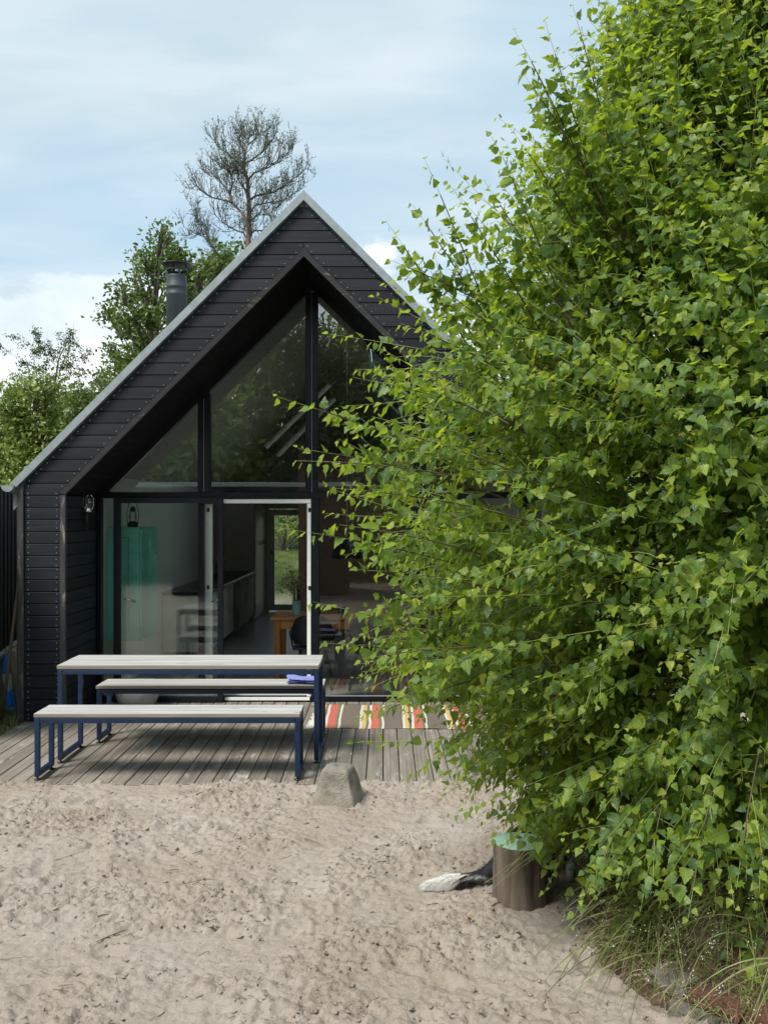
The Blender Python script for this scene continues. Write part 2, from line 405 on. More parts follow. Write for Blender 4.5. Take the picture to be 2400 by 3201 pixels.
def fixn(o):
    bm = bmesh.new(); bm.from_mesh(o.data); bmesh.ops.recalc_face_normals(bm, faces=bm.faces); bm.to_mesh(o.data); bm.free(); return o
def dup(root, delta, label=None, rotz=None):
    o = root.o; r = o.copy(); C.objects.link(r); r.location = Vector(o.location)+Vector(delta)
    if rotz is not None: r.rotation_euler.z = rotz
    if label: r['label'] = label
    for ch in list(o.children):
        c = ch.copy(); C.objects.link(c); c.parent = r
        for g in list(ch.children):
            d = g.copy(); C.objects.link(d); d.parent = c
    return Root(r, Vector(r.location))
def P(px, py, Y): return Vector(((px-1200)*Y/F, Y, CAMZ-(py-1600.5)*Y/F))    # a point of the photograph at distance Y, used for laying out real positions

def perlin(x, y, seed=0):
    r = np.random.default_rng(seed); p = r.permutation(512); p = np.concatenate([p, p])
    g = r.normal(size=(512, 2)); g /= np.linalg.norm(g, axis=1)[:, None]
    xi = np.floor(x).astype(int); yi = np.floor(y).astype(int); xf = x-xi; yf = y-yi
    u = xf**3*(xf*(xf*6-15)+10); v = yf**3*(yf*(yf*6-15)+10)
    def gr(ix, iy, dx, dy):
        h = p[(p[ix % 512]+iy) % 512]; return g[h, 0]*dx+g[h, 1]*dy
    a = gr(xi, yi, xf, yf); b = gr(xi+1, yi, xf-1, yf); c = gr(xi, yi+1, xf, yf-1); d = gr(xi+1, yi+1, xf-1, yf-1)
    return (a*(1-u)+b*u)*(1-v)+(c*(1-u)+d*u)*v
def fbm(x, y, s, oct=4, seed=0, gain=.5):
    t = 0; a = 1; 
    for i in range(oct): t = t+a*perlin(x*s*2**i+17*i, y*s*2**i-9*i, seed+i); a *= gain
    return t
def sstep(a, b, x):
    t = np.clip((x-a)/(b-a), 0, 1); return t*t*(3-2*t)

# --- leaves
def leaf_template(kind):
    if kind == 'birch':
        side = [(0, 0), (.05, .27), (.18, .42), (.26, .35), (.36, .41), (.43, .30), (.56, .30), (.62, .20), (.78, .13), (1., 0)]
        mid = [(.24, 0), (.44, 0), (.66, 0)]
        v = [(a, b) for a, b in side]+[(a, -b) for a, b in side[1:-1]]+mid
        def tri(S, m):
            return [(S[0], S[1], m[0]), (S[1], S[2], m[0]), (S[2], S[3], m[0]), (m[0], S[3], m[1]), (S[3], S[4], m[1]), (S[4], S[5], m[1]), (m[1], S[5], m[2]), (S[5], S[6], m[2]), (S[6], S[7], m[2]), (S[7], S[8], m[2]), (S[8], S[9], m[2])]
        Lf = list(range(10)); Rt = [0]+list(range(10, 18))+[9]; m = [18, 19, 20]
        t = tri(Lf, m)+[(c, b, a) for a, b, c in tri(Rt, m)]
    elif kind == 'plain':
        v = [(0, 0), (.3, .26), (.7, .2), (1, 0), (.3, -.26), (.7, -.2), (.5, 0)]
        t = [(0, 1, 6), (1, 2, 6), (2, 3, 6), (0, 6, 4), (4, 6, 5), (5, 6, 3)]
    elif kind == 'diamond':
        v = [(0, 0), (.45, .26), (1, 0), (.45, -.26)]; t = [(0, 1, 2), (0, 2, 3)]
    elif kind == 'narrow':
        v = [(0, 0), (.45, .12), (1, 0), (.45, -.12)]; t = [(0, 1, 2), (0, 2, 3)]
    return np.array(v, float), np.array(t, int)
def unit(a): return a/np.maximum(np.linalg.norm(a, axis=-1, keepdims=True), 1e-9)
def leaf_arrays(kind, pos, dirs, nrm, size, fold=.25, curl=.25):
    T, tri = leaf_template(kind); n = len(pos); k = len(T)
    d = unit(dirs); nn = unit(nrm-(nrm*d).sum(1)[:, None]*d); s = np.cross(nn, d)
    size = np.asarray(size)[:, None, None]
    fo = (fold*(rng.random(n)*1.4-.1))[:, None, None]; cu = (curl*(rng.random(n)*2-.5))[:, None, None]
    wv = (rng.normal(0, .11, (n, k)))[:, :, None]
    t = T[None, :, 0:1]; wdt = T[None, :, 1:2]
    V = pos[:, None, :]+size*(t*d[:, None, :]+wdt*s[:, None, :]+(np.abs(wdt)*fo-cu*t*t+wv*np.abs(wdt)*1.2)*nn[:, None, :])
    FF = tri[None]+np.arange(n)[:, None, None]*k
    luv = np.tile(np.concatenate([T, np.zeros((k, 1))], 1), (n, 1))
    return V.reshape(-1, 3), FF.reshape(-1, 3), luv
def tri_mesh(name, V, T, m, parent, rnd=None, luv=None, kind=None, smooth=False, label=None):
    org = Vector((0, 0, 0)); par = None
    if isinstance(parent, Root): par = parent.o; org = parent.org
    elif isinstance(parent, tuple): par = parent[1]; org = parent[0].org
    V = V-np.array(org)[None]
    me = bpy.data.meshes.new(name); me.vertices.add(len(V)); me.vertices.foreach_set('co', V.astype(np.float32).ravel())
    k = T.shape[1]; me.loops.add(T.size); me.loops.foreach_set('vertex_index', T.astype(np.int32).ravel())
    me.polygons.add(len(T)); me.polygons.foreach_set('loop_start', np.arange(0, T.size, k, dtype=np.int32))
    if smooth: me.polygons.foreach_set('use_smooth', np.ones(len(T), bool))
    me.update(calc_edges=True)
    if rnd is not None:
        a = me.attributes.new('rnd', 'FLOAT', 'POINT'); a.data.foreach_set('value', rnd.astype(np.float32))
    if luv is not None:
        a = me.attributes.new('luv', 'FLOAT_VECTOR', 'POINT'); a.data.foreach_set('vector', luv.astype(np.float32).ravel())
    me.materials.append(M[m]); o = bpy.data.objects.new(name, me); C.objects.link(o)
    if par: o.parent = par
    if kind: o['kind'] = kind
    if label: o['label'] = label
    return o
def tubes_np(paths, r0, r1, n=4):
    """paths (K, S, 3): thin tapered twigs"""
    Pth = np.asarray(paths); K, S, _ = Pth.shape
    tan = unit(np.gradient(Pth, axis=1)); up = np.zeros_like(tan); up[..., 2] = 1
    a = np.cross(tan, up); bad = np.linalg.norm(a, axis=-1) < .05; a[bad] = (1, 0, 0); a = unit(a); b = np.cross(a, tan)
    tt = np.linspace(0, 1, S)[None, :, None]; rr = np.asarray(r0).reshape(-1, 1, 1)*(1-tt)+np.asarray(r1).reshape(-1, 1, 1)*tt
    ang = np.arange(n)*2*math.pi/n
    V = Pth[:, :, None, :]+rr[..., None]*(a[:, :, None, :]*np.cos(ang)[None, None, :, None]+b[:, :, None, :]*np.sin(ang)[None, None, :, None])
    idx = np.arange(K*S*n).reshape(K, S, n)
    q = np.stack([idx[:, :-1, :], np.roll(idx, -1, 2)[:, :-1, :], np.roll(idx, -1, 2)[:, 1:, :], idx[:, 1:, :]], -1).reshape(-1, 4)
    return V.reshape(-1, 3), q
# ================================================================== GROUND
def edge_x(y):            # left edge of the planted bank
    y = np.asarray(y, float)
    return np.interp(y, [-2, 2, 3.3, 3.7, 4.05, 4.4, 5.0, 5.6, 7.2], [3.2, 2.6, 1.75, 1.36, 1.06, .96, .98, 1.25, 1.9])
def sand_h(x, y):
    x = np.asarray(x, float); y = np.asarray(y, float)
    h = .020*fbm(x, y, 1.1, 3, 3)
    patch = sstep(-.30, .35, fbm(x, y, 1.5, 3, 11)+.3*fbm(x, y, 5, 2, 13))*.65+.35
    wx = x+.03*fbm(x, y, 9, 2, 40); wy = y*1.5+.03*fbm(x, y, 9, 2, 50)
    r1 = 1-np.abs(fbm(wx, wy, 6.5, 2, 21))*2.6; r2 = 1-np.abs(fbm(wx, wy, 21, 3, 31))*2.6
    h += patch*(.015*np.clip(r1, -1, 1)+.015*np.clip(r2, -1, 1))
    h += patch*.013*fbm(x, y*1.3, 42, 2, 61)
    # crusts that have broken along short lines
    c = fbm(wx, wy, 10, 3, 71); h += patch*.014*sstep(.02, .05, c)
    c = fbm(wx, wy, 21, 2, 81); h += patch*.010*sstep(.05, .09, c)
    rr = np.random.default_rng(5)
    h += patch*.013*sstep(.03, .05, fbm(wx, wy*1.1, 4.5, 4, 101, .62))*sstep(-.1, .2, fbm(x, y, 2.3, 2, 111))
    h -= patch*.012*np.exp(-(fbm(wx, wy, 8, 3, 121)/.022)**2)*sstep(0, .2, fbm(x, y, 3.1, 2, 131))
    for i in range(95):       # foot and paw prints
        cx, cy, a = rr.uniform(-3, 1.6), rr.uniform(2.7, 7.0), rr.uniform(0, 3.14); l, s_ = rr.uniform(.06, .15), rr.uniform(.035, .06)
        dx, dy = x-cx, y-cy; mk_ = (np.abs(dx) < .4) & (np.abs(dy) < .4)
        if not mk_.any(): continue
        u = dx*math.cos(a)+dy*math.sin(a); v = -dx*math.sin(a)+dy*math.cos(a); q = np.sqrt((u/l)**2+(v/s_)**2)
        h = h+np.where(mk_, -.016*np.exp(-q**2)+.008*np.exp(-((q-1.5)/.4)**2), 0)
    return h
xs = np.concatenate([-3.4-np.geomspace(600, .05, 34), np.arange(-3.38, -2.9, .03), np.arange(-2.9, 1.75, .0118), np.arange(1.76, 2.3, .04), 2.3+np.geomspace(.05, 600, 34)])
ys = np.concatenate([2.3-np.geomspace(600, .06, 40), np.arange(2.32, 3.5, .03), np.arange(3.5, 7.26, .0122), 7.3+np.geomspace(.05, 600, 40)])
X, Y = np.meshgrid(xs, ys); Z = np.zeros_like(X)
core = (X > -3.6) & (X < 2.5) & (Y > 1.8) & (Y < 7.35)
fade = np.clip(np.minimum(np.minimum(X+5, 4-X), np.minimum(Y+3, 9-Y)), 0, 1)
Z = -.022+np.where(np.hypot(X, Y) < 14, sand_h(X, Y), 0)*np.clip(fade, .25, 1)
Z += .004*sstep(7.0, 7.2, Y)*sstep(0, .3, 7.4-Y)                               # drifted against the deck
Z = np.where((Y > 7.215) & (X > -3.4) & (X < 2.6), -.09, Z)
Z = np.where((Y > 9.3) & (X > -3.4) & (X < 2.0) & (Y < 19.9), -.15, Z)
Z -= .035*sstep(-3.36, -3.5, X)*(Y > 7)
Z += sstep(21.0, 34, Y)*2.6+.08*fbm(X, Y, .25, 2, 9)*sstep(20, 24, Y)           # grassy slope behind the house
Z += .25*sstep(14, 40, np.hypot(X, Y-4))*fbm(X, Y, .08, 3, 77)
grass = np.clip(sstep(20.0, 20.4, Y)+sstep(-3.5, -3.75, X)*sstep(7.5, 8.6, Y)+sstep(3.5, 4.5, X)+sstep(-7.5, -9, Y)+sstep(-6.5, -8, X), 0, 1)
ny, nx = X.shape; idx = np.arange(nx*ny).reshape(ny, nx)
q = np.stack([idx[:-1, :-1], idx[:-1, 1:], idx[1:, 1:], idx[1:, :-1]], -1).reshape(-1, 4)
g = tri_mesh('ground', np.stack([X, Y, Z], -1).reshape(-1, 3), q, 'sand', None, smooth=True)
ga = g.data.attributes.new('grass', 'FLOAT', 'POINT'); ga.data.foreach_set('value', grass.astype(np.float32).ravel())
g['kind'] = 'structure'
def gz(x, y): return float(-.022+sand_h(np.array([x]), np.array([y]))[0])

def bank_h(x, y):
    e = edge_x(y); d = x-e
    return -.06+.11*sstep(-.03, .05, d)+.42*sstep(.0, .75, d)+.25*sstep(.6, 2.2, d)+.05*fbm(x, y, 3.2, 4, 5)*sstep(0, .3, d)
bx_ = np.arange(.85, 6, .045); by_ = np.arange(1.2, 8.6, .045); BX, BY = np.meshgrid(bx_, by_)
BZ = bank_h(BX, BY)-.5*sstep(7.0, 8.2, BY)
ny, nx = BX.shape; idx = np.arange(nx*ny).reshape(ny, nx)
q = np.stack([idx[:-1, :-1], idx[:-1, 1:], idx[1:, 1:], idx[1:, :-1]], -1).reshape(-1, 4)
o = tri_mesh('earth_bank', np.stack([BX, BY, BZ], -1).reshape(-1, 3), q, 'soil', None, smooth=True); o['kind'] = 'structure'

# ================================================================== DECK
dk = thing('deck', 'weathered grey wooden deck of narrow planks in front of the black house', 'deck', (-.7, 8.4, 0))
x = -3.365; i = 0; r_ = random.Random(3)
while x < 2.35:
    y0 = 7.185+r_.uniform(-.006, .006); y1 = 9.30 if x < -2.98 or x > 1.36 else 10.275
    dz = r_.uniform(-.0022, .0012)
    mb = MB().box(x, x+.1175, y0, y1, -.028+dz, dz, .0035)
    mb.done('deck_plank', 'deck_wood', dk); x += .1245; i += 1
mb = MB()
for yy in (7.26, 7.9, 8.5, 9.1, 9.7): mb.box(-3.34, 2.3 if yy < 9.3 else 1.3, yy, yy+.045, -.11, -.031)
mb.done('joist', 'pole_wood', dk)

# ================================================================== HOUSE
XC = -.75; YF = 9.31; YW = 10.33; YB = 19.6
hs = thing('house', 'small black timber house with steep gable, deep recessed glass front and grey metal roof edge', 'house', (XC, YF, 0))
pitch = .113
def outer(z): return min(2.62, 4.872-z)
def inner(z): return 0 if z >= 4.44 else (2.284 if z < 2.156 else max(0, 4.44-z+.004))
nails = MB(); rows = []
z = .089-pitch
def nail(x, zz, y=YF-.001):
    a = .0045; nails.add([(x-a, y, zz), (x, y-.002, zz-a), (x+a, y, zz), (x, y-.002, zz+a), (x, y-.004, zz)], [(0, 1, 4), (1, 2, 4), (2, 3, 4), (3, 0, 4)])
rb = random.Random(11)
while z < 4.86:
    z0 = max(z, .004)+.0035; z1 = min(z+pitch, 4.868)-.0035
    if z1-z0 > .03:
        y0 = YF+rb.uniform(-.0012, .0012)
        brk = sorted({z0, z1} | {b for b in (2.252, 2.156, 4.44) if z0 < b < z1})
        for sgn in (-1, 1):
            if z0 > 4.44 and sgn == 1: break
            if z0 > 4.44:                # one board across the peak
                poly = [(XC-outer(z0), z0), (XC+outer(z0), z0), (XC+outer(z1), z1), (XC-outer(z1), z1)]
            else:
                L_ = [(outer(b), b) for b in brk]; I_ = [(inner(b), b) for b in brk]
                if brk[-1] > 4.44: I_ = [(inner(z0), z0), (0.001, 4.44), (0.001, z1)]
                if sgn < 0: poly = [(XC-I_[0][0], z0)]+[(XC-a, b) for a, b in I_[1:]]+[(XC-a, b) for a, b in reversed(L_)]
                else: poly = [(XC+L_[0][0], z0)]+[(XC+a, b) for a, b in L_[1:]]+[(XC+a, b) for a, b in reversed(I_)]
            o = MB().prism(poly, y0, YF+.02, .003).done('gable_board', 'black_boards', hs)
            fixn(o)
            for zn in (z0+.024, z1-.024):
                a = outer(zn)-.035; b = inner(zn)+.035
                j = rb.uniform(-.009, .009)
                if z0 > 4.44:
                    for xx in ([-a+.01, a-.01] if a > .08 else [0]): nail(XC+xx, zn+j)
                else:
                    for xx in (a, b):
                        if xx > .02: nail(XC+sgn*xx+j*.5, zn+j)
    z += pitch
nails.done('nail_heads', 'nail_steel', hs, kind='stuff')
# backing behind the boards (dark battens)
for sgn in (-1, 1):
    poly = [(XC+sgn*2.284, .0), (XC+sgn*2.60, .0), (XC+sgn*2.60, 2.24), (XC+sgn*.001, 4.85), (XC+sgn*.001, 4.45), (XC+sgn*2.284, 2.15)]
    mb = MB(); k = 6; v = [(p[0], YF+.024, p[1]) for p in poly]+[(p[0], YF+.06, p[1]) for p in poly]
    f = [(0, 1, 2, 5), (5, 2, 3, 4), (6, 7, 8, 11), (11, 8, 9, 10)]+[(i, (i+1) % k, (i+1) % k+k, i+k) for i in range(k)]
    fixn(mb.add(v, f).done('wall_backing', 'black_panel', hs))
# corner posts, trims round the recess
for sgn in (-1, 1):
    a, b = sorted((XC+sgn*2.624, XC+sgn*2.682))
    MB().box(a, b, YF-.022, YF+.10, .0, 2.235, .004).done('corner_post', 'worn_trim_z', hs)
    a, b = sorted((XC+sgn*2.230, XC+sgn*2.2815))
    MB().box(a, b, YF-.024, YF+.018, .002, 2.125, .004).done('recess_trim', 'worn_trim_z', hs)
    poly = [(XC+sgn*2.230, 2.128), (XC+sgn*2.2815, 2.128+.014), (XC+sgn*2.2815, 2.1565), (XC, 4.438), (XC, 4.366), (XC+sgn*2.230, 2.137)]
    mb = MB(); v = [(p[0], YF-.024, p[1]) for p in poly]+[(p[0], YF+.018, p[1]) for p in poly]
    f = [(0, 1, 2, 5), (5, 2, 3, 4), (6, 7, 8, 11), (11, 8, 9, 10)]+[(i, (i+1) % 6, (i+1) % 6+6, i+6) for i in range(6)]
    fixn(mb.add(v, f).done('sloping_trim', 'worn_trim_x', hs))
    # cheek boards of the recess
    z = .089-pitch
    while z < 2.10:
        z0 = max(z, .004)+.003; z1 = min(z+pitch, 2.135)-.003
        a, b = sorted((XC+sgn*2.231, XC+sgn*2.252))
        MB().box(a, b, YF+.02, YW-.05, z0, z1, .003).done('cheek_board', 'black_boards_y', hs); z += pitch
    a, b = sorted((XC+sgn*2.253, XC+sgn*2.283)); MB().box(a, b, YF+.02, YW+.1, 0, 2.2).done('cheek_backing', 'black_panel', hs)
    # soffit of the recess
    poly = [(XC+sgn*2.231, 2.135), (XC, 4.366), (XC, 4.40), (XC+sgn*2.251, 2.149)]
    v = [(p[0], YF+.02, p[1]) for p in poly]+[(p[0], YW+.09, p[1]) for p in poly]
    f = [(0, 1, 5, 4), (1, 2, 6, 5), (2, 3, 7, 6), (3, 0, 4, 7), (3, 2, 1, 0), (4, 5, 6, 7)]
    fixn(mk('soffit', v, f, 'black_panel', hs))
    # roof slab, metal verge
    def slab(name, za, zb, y0, y1, m, half=2.736, extra=0):
        poly = [(XC+sgn*half, za-half), (XC, za), (XC, zb), (XC+sgn*(half-extra), zb-(half-extra))]
        v = [(p[0], y0, p[1]) for p in poly]+[(p[0], y1, p[1]) for p in poly]
        return fixn(mk(name, v, f, m, hs))
    def strip(name, za, zb, h0, h1, y0, y1, m):
        poly = [(XC+sgn*h1, za-h1), (XC+sgn*h0, za-h0), (XC+sgn*h0, zb-h0), (XC+sgn*h1, zb-h1)]
        v = [(p[0], y0, p[1]) for p in poly]+[(p[0], y1, p[1]) for p in poly]
        return fixn(mk(name, v, [(0, 1, 2, 3), (4, 5, 6, 7), (0, 1, 5, 4), (1, 2, 6, 5), (2, 3, 7, 6), (3, 0, 4, 7)], m, hs))
    if sgn < 0: slab('roof', 4.974, 4.72, YF+.03, YB+.45, 'zinc')
    else:       # unseen glazed opening added in this slope to brighten the room
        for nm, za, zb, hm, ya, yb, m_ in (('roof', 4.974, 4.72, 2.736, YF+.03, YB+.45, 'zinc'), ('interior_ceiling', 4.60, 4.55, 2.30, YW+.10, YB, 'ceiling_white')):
            strip(nm, za, zb, 0, hm, ya, 11.2, m_); strip(nm, za, zb, 0, hm, 16.2, yb, m_)
            strip(nm, za, zb, 0, .55, 11.2, 16.2, m_); strip(nm, za, zb, 1.75, hm, 11.2, 16.2, m_)
        strip('added_skylight', 4.95, 4.942, .56, 1.74, 11.22, 16.18, 'clear_glass')
    slab('verge_flashing', 4.978, 4.885, YF-.045, YF+.027, 'zinc_light', 2.736, .046)
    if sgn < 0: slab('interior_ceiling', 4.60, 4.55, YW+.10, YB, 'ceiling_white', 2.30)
    # side wall, outer
    a, b = sorted((XC+sgn*2.56, XC+sgn*2.66))
    MB().box(a, b, YF+.101, YB+.1, 0, 2.25).done('side_wall', 'black_boards_y', hs)
    a, b = sorted((XC+sgn*2.20, XC+sgn*2.30))
    MB().box(a, b, YW+.101, YB, 0, 2.42).done('interior_wall', 'wall_white', hs)
    # half-round gutter
    gx = XC+sgn*2.755; mb = MB(); n = 12; gy = [YF-.07, YB+.4]
    v = []
    for yy in gy:
        for rr in (.064, .060):
            for i in range(n+1):
                an = math.pi+math.pi*i/n; v.append((gx+rr*math.cos(an), yy, 2.215+rr*math.sin(an)))
    f = []
    for i in range(n):
        A, B = i, i+1; m_ = n+1
        f += [(A, B, B+2*m_, A+2*m_), (A+m_, B+m_, B+3*m_, A+3*m_), (A, B, B+m_, A+m_)]
    f.append(tuple(range(n+1)))
    mk('gutter', v, f, 'zinc_light', hs)
# chimney
ch = mk('chimney', [], [], 'chimney_steel', hs)
cx, cy = P(553, 0, 12.1).x, 12.1
bpy.data.objects.remove(ch)
ch = MB().lathe([(0, 2.9), (.126, 2.9), (.126, 4.60), (.129, 4.605), (.129, 4.63), (.124, 4.635), (.124, 4.69), (.129, 4.695), (.129, 4.72), (.124, 4.725), (.118, 4.83), (.121, 4.85), (0, 4.85)], (cx, cy, 0), 32).done('chimney', 'chimney_steel', hs, True)
MB().lathe([(.128, 4.905), (.131, 4.91), (.131, 4.93), (.125, 4.935), (.119, 4.93), (.119, 4.905), (.128, 4.905)], (cx, cy, 0), 32).done('collar_ring', 'chimney_steel', (hs, ch), True)
for k in range(4):
    an = k*math.pi/2+.5; xx, yy = cx+.12*math.cos(an), cy+.12*math.sin(an); MB().box(xx-.009, xx+.009, yy-.004, yy+.004, 4.84, 4.985).done('cap_bracket', 'chimney_steel', (hs, ch))
MB().lathe([(0, 5.035), (.06, 5.022), (.18, 4.992), (.184, 4.984), (.18, 4.98), (.05, 4.988), (0, 4.99)], (cx, cy, 0), 32).done('rain_cap', 'metal_dark', (hs, ch), True)

# rear wall with glazed door opening
DX0, DX1 = -2.27, -1.40
mb = MB().box(XC-2.2, DX0, YB, YB+.1, 0, 2.42).box(DX1, XC+2.2, YB, YB+.1, 0, 2.42).box(DX0, DX1, YB, YB+.1, 2.03, 2.42)
v = [(XC-2.2, YB, 2.42), (XC+2.2, YB, 2.42), (XC, YB, 4.6), (XC-2.2, YB+.1, 2.42), (XC+2.2, YB+.1, 2.42), (XC, YB+.1, 4.6)]
mb.add(v, [(0, 1, 2), (3, 5, 4), (0, 3, 4, 1), (1, 4, 5, 2), (2, 5, 3, 0)]); mb.done('rear_wall', 'wall_white', hs)
MB().box(XC-2.2, XC+2.2, YW+.1, YB, -.05, -.004).done('interior_floor', 'floor_grey', hs)
dr = MB().box(DX0, DX0+.11, YB+.0, YB+.05, .02, 2.02).box(DX1-.11, DX1, YB, YB+.05, .02, 2.02).box(DX0+.11, DX1-.11, YB, YB+.05, 1.9, 2.02).box(DX0+.11, DX1-.11, YB, YB+.05, .02, .14)\
    .box(DX0-.05, DX0-.003, YB-.02, YB+.02, 0, 2.08).box(DX0-.003, DX1, YB-.02, YB+.02, 2.03, 2.08).done('rear_door', 'white_paint', hs)
MB().box(DX0+.11, DX1-.11, YB+.02, YB+.026, .14, 1.9).done('door_pane', 'clear_glass', (hs, dr))
MB().tube([(DX0+.05, YB-.001, 1.0), (DX0+.05, YB-.05, 1.0), (DX0+.17, YB-.05, 1.0)], .011, 8).done('handle', 'chrome', (hs, dr))
MB().box(DX0+.03, DX0+.07, YB-.006, YB-.001, 1.14, 1.2).done('lock', 'metal_dark', (hs, dr))
# partition beside the passage and the inner side wall behind the dining table
MB().box(-1.24, -1.08, 14.4, YB, 0, 2.9).done('partition_wall', 'partition_wood', hs)
MB().box(-1.08, 1.44, 15.6, 15.75, 0, 2.9).done('cross_wall', 'partition_wood', hs)

# ---------- glass front
wf = MB()
FB = 'frame_black'
zt0, zt1 = 2.110, 2.176       # transom
def bar(name, x0, x1, z0, z1, y0=YW-.03, y1=YW+.06, m=FB, c=.003, par=None): return MB().box(x0, x1, y0, y1, z0, z1, c).done(name, m, par or gl)
gl0 = MB().box(XC-2.228, XC+2.228, YW-.03, YW+.06, zt0+.001, zt1, .003)
gl = thing('glass_front', 'x', 'x'); bpy.data.objects.remove(gl.o)
wall = gl0.done('window_wall', FB, hs)
gl = (hs, wall)
def sub(name, mb, m, **k): return mb.done(name, m, gl, **k)
for sgn in (-1, 1):
    poly = [(XC+sgn*2.226, 2.1775), (XC+sgn*2.112, 2.1775), (XC, 4.289), (XC, 4.403)]
    v = [(p[0], YW-.03, p[1]) for p in poly]+[(p[0], YW+.06, p[1]) for p in poly]
    fixn(mk('sloping_frame', v, [(0, 1, 2, 3), (4, 5, 6, 7), (0, 1, 5, 4), (1, 2, 6, 5), (2, 3, 7, 6), (3, 0, 4, 7)], FB, gl))
    a, b = sorted((XC+sgn*2.184, XC+sgn*2.229)); sub('side_frame', MB().box(a, b, YW-.03, YW+.06, .0, zt0, .003), FB)
    # mullions: pairs of frame members with a narrow pale joint between
    for cxm, top in ((XC+sgn*1.118, 3.17),)+(((XC, 4.30),) if sgn < 0 else ()):
        for s2 in (-1, 1):
            a, b = sorted((cxm+s2*.003, cxm+s2*.064))
            k1 = top-.0 if cxm != XC else 4.26
            sub('mullion', MB().box(a, b, YW-.035, YW+.062, zt1+.001, k1-.01 if cxm == XC else (4.29-abs((a+b)/2-XC)), .004), FB)
        sub('joint_strip', MB().box(cxm-.0028, cxm+.0028, YW-.028, YW+.05, zt0, (4.24 if cxm == XC else 3.14)), 'zinc')
    # upper panes
    t = 4.289
    poly = [(sgn*1.182, zt1), (sgn*2.112, zt1), (sgn*1.182, t-1.182)]
    def pane(pts, name='pane', y=YW+.01, m='pane_glass'):
        k = len(pts); v = [(XC+p[0], y, p[1]) for p in pts]+[(XC+p[0], y+.006, p[1]) for p in pts]
        return fixn(mk(name, v, [tuple(range(k)), tuple(range(k, 2*k))]+[(i, (i+1) % k, (i+1) % k+k, i+k) for i in range(k)], m, gl))
    pane(poly); pane([(sgn*.064, zt1), (sgn*1.054, zt1), (sgn*1.054, t-1.054), (sgn*.064, t-.064)])
# lower posts
for xm in (XC-1.118, XC+1.118):
    sub('post', MB().box(xm-.064, xm-.004, YW-.01, YW+.05, .06, zt0, .003), FB)
sub('post', MB().box(XC+.003, XC+.076, YW-.035, YW+.062, .0, zt0, .003), FB)
sub('sill', MB().box(XC-2.184, XC+2.184, YW-.028, YW+.06, .0, .052, .003), FB)
sub('white_sill', MB().box(XC-1.12, XC-.01, YW+.065, YW+.13, .02, .085, .003), 'white_paint')
sub('threshold', MB().box(XC-.9, XC-.02, YW-.04, YW-.029, .012, .045, .002), 'white_paint')
sub('door_jamb', MB().box(XC-1.125, XC-1.05, YW+.066, YW+.115, .09, 2.05, .003), 'white_paint')
sub('door_jamb', MB().box(XC-.048, XC-.008, YW-.032, YW+.02, .05, 2.055, .003), 'white_paint')
sub('door_head', MB().box(XC-.92, XC-.008, YW-.032, YW+.03, 2.058, 2.100, .003), 'white_paint')
sub('sill_strip', MB().box(XC+.08, XC+2.18, YW-.034, YW-.029, .053, .066), 'zinc_light')
for xx, yy in ((XC-1.09, YW+.06), (XC-.022, YW-.038)):
    for zz_ in (1.99, 1.18, .10): sub('hinge', MB().box(xx-.014, xx+.014, yy, yy+.006, zz_-.02, zz_+.02), 'metal_dark')
y = YW+.012
sub('pane', MB().box(XC-2.184, XC-1.182, y, y+.006, .052, zt0), 'door_glass')
sub('pane', MB().box(XC+.076, XC+1.054, y, y+.006, .052, zt0), 'door_glass')
sub('pane', MB().box(XC+1.182, XC+2.184, y, y+.006, .052, zt0), 'door_glass')
# sliding leaf pushed left in front of the fixed pane
lf = MB()
lx0, lx1 = -2.789, -1.659; ly0, ly1 = YW-.10, YW-.055
lf.box(lx0, lx0+.072, ly0, ly1, .004, 2.118, .003).box(lx1-.055, lx1, ly0, ly1, .004, 2.118, .003).box(lx0+.072, lx1-.055, ly0, ly1, 2.060, 2.118, .003).box(lx0+.072, lx1-.055, ly0, ly1, .004, .062, .003)
leaf = lf.done('sliding_door', 'frame_dark_blue', hs)
MB().box(lx0+.072, lx1-.055, ly0+.02, ly0+.026, .062, 2.060).done('door_pane', 'door_glass', (hs, leaf))
MB().box(lx0+.074, lx1-.057, ly1-.010, ly1+.004, .064, .082).done('glazing_bead', 'white_paint', (hs, leaf))
MB().tube([(lx0+.085, ly1, 1.045), (lx0+.085, ly1+.05, 1.055), (lx0+.13, ly1+.055, 1.06), (lx0+.20, ly1+.055, 1.03)], [.013, .012, .013, .010], 8).done('handle', 'chrome', (hs, leaf), True)
MB().tube([(XC-1.06, YW+.12, 1.03), (XC-1.04, YW+.03, 1.03), (XC-.99, YW+.02, 1.05), (XC-.93, YW+.02, 1.055)], [.013, .012, .011, .009], 8).done('handle', 'chrome', (hs, wall), True)

# ================================================================== INTERIOR THINGS
cb_ = thing('wall_cabinet', 'teal painted cabinet hung on the white wall behind the left glass', 'cabinet', (-2.77, 10.95, .59))
MB().box(-2.945, -2.60, 10.56, 11.35, .592, 1.805, .004).done('body', 'teal_paint', cb_)
for k in range(2):
    ya = 10.575+k*.385
    d = MB().box(-2.598, -2.580, ya, ya+.375, .62, 1.78, .003).done('door', 'teal_paint', cb_)
    MB().box(-2.579, -2.574, ya+.06, ya+.315, .70, 1.70, .002).done('door_panel', 'teal_paint', (cb_, d))
mb = MB()
mb.box(-2.84, -2.836, 10.553, 10.5595, .70, 1.70)
mb.box(-2.72, -2.716, 10.553, 10.5595, .70, 1.70).box(-2.836, -2.72, 10.553, 10.5595, 1.696, 1.70).done('groove', 'teal_groove', cb_)
ln = thing('lantern', 'dark hurricane lantern standing on top of the teal cabinet', 'lantern', (-2.72, 10.75, 1.805))
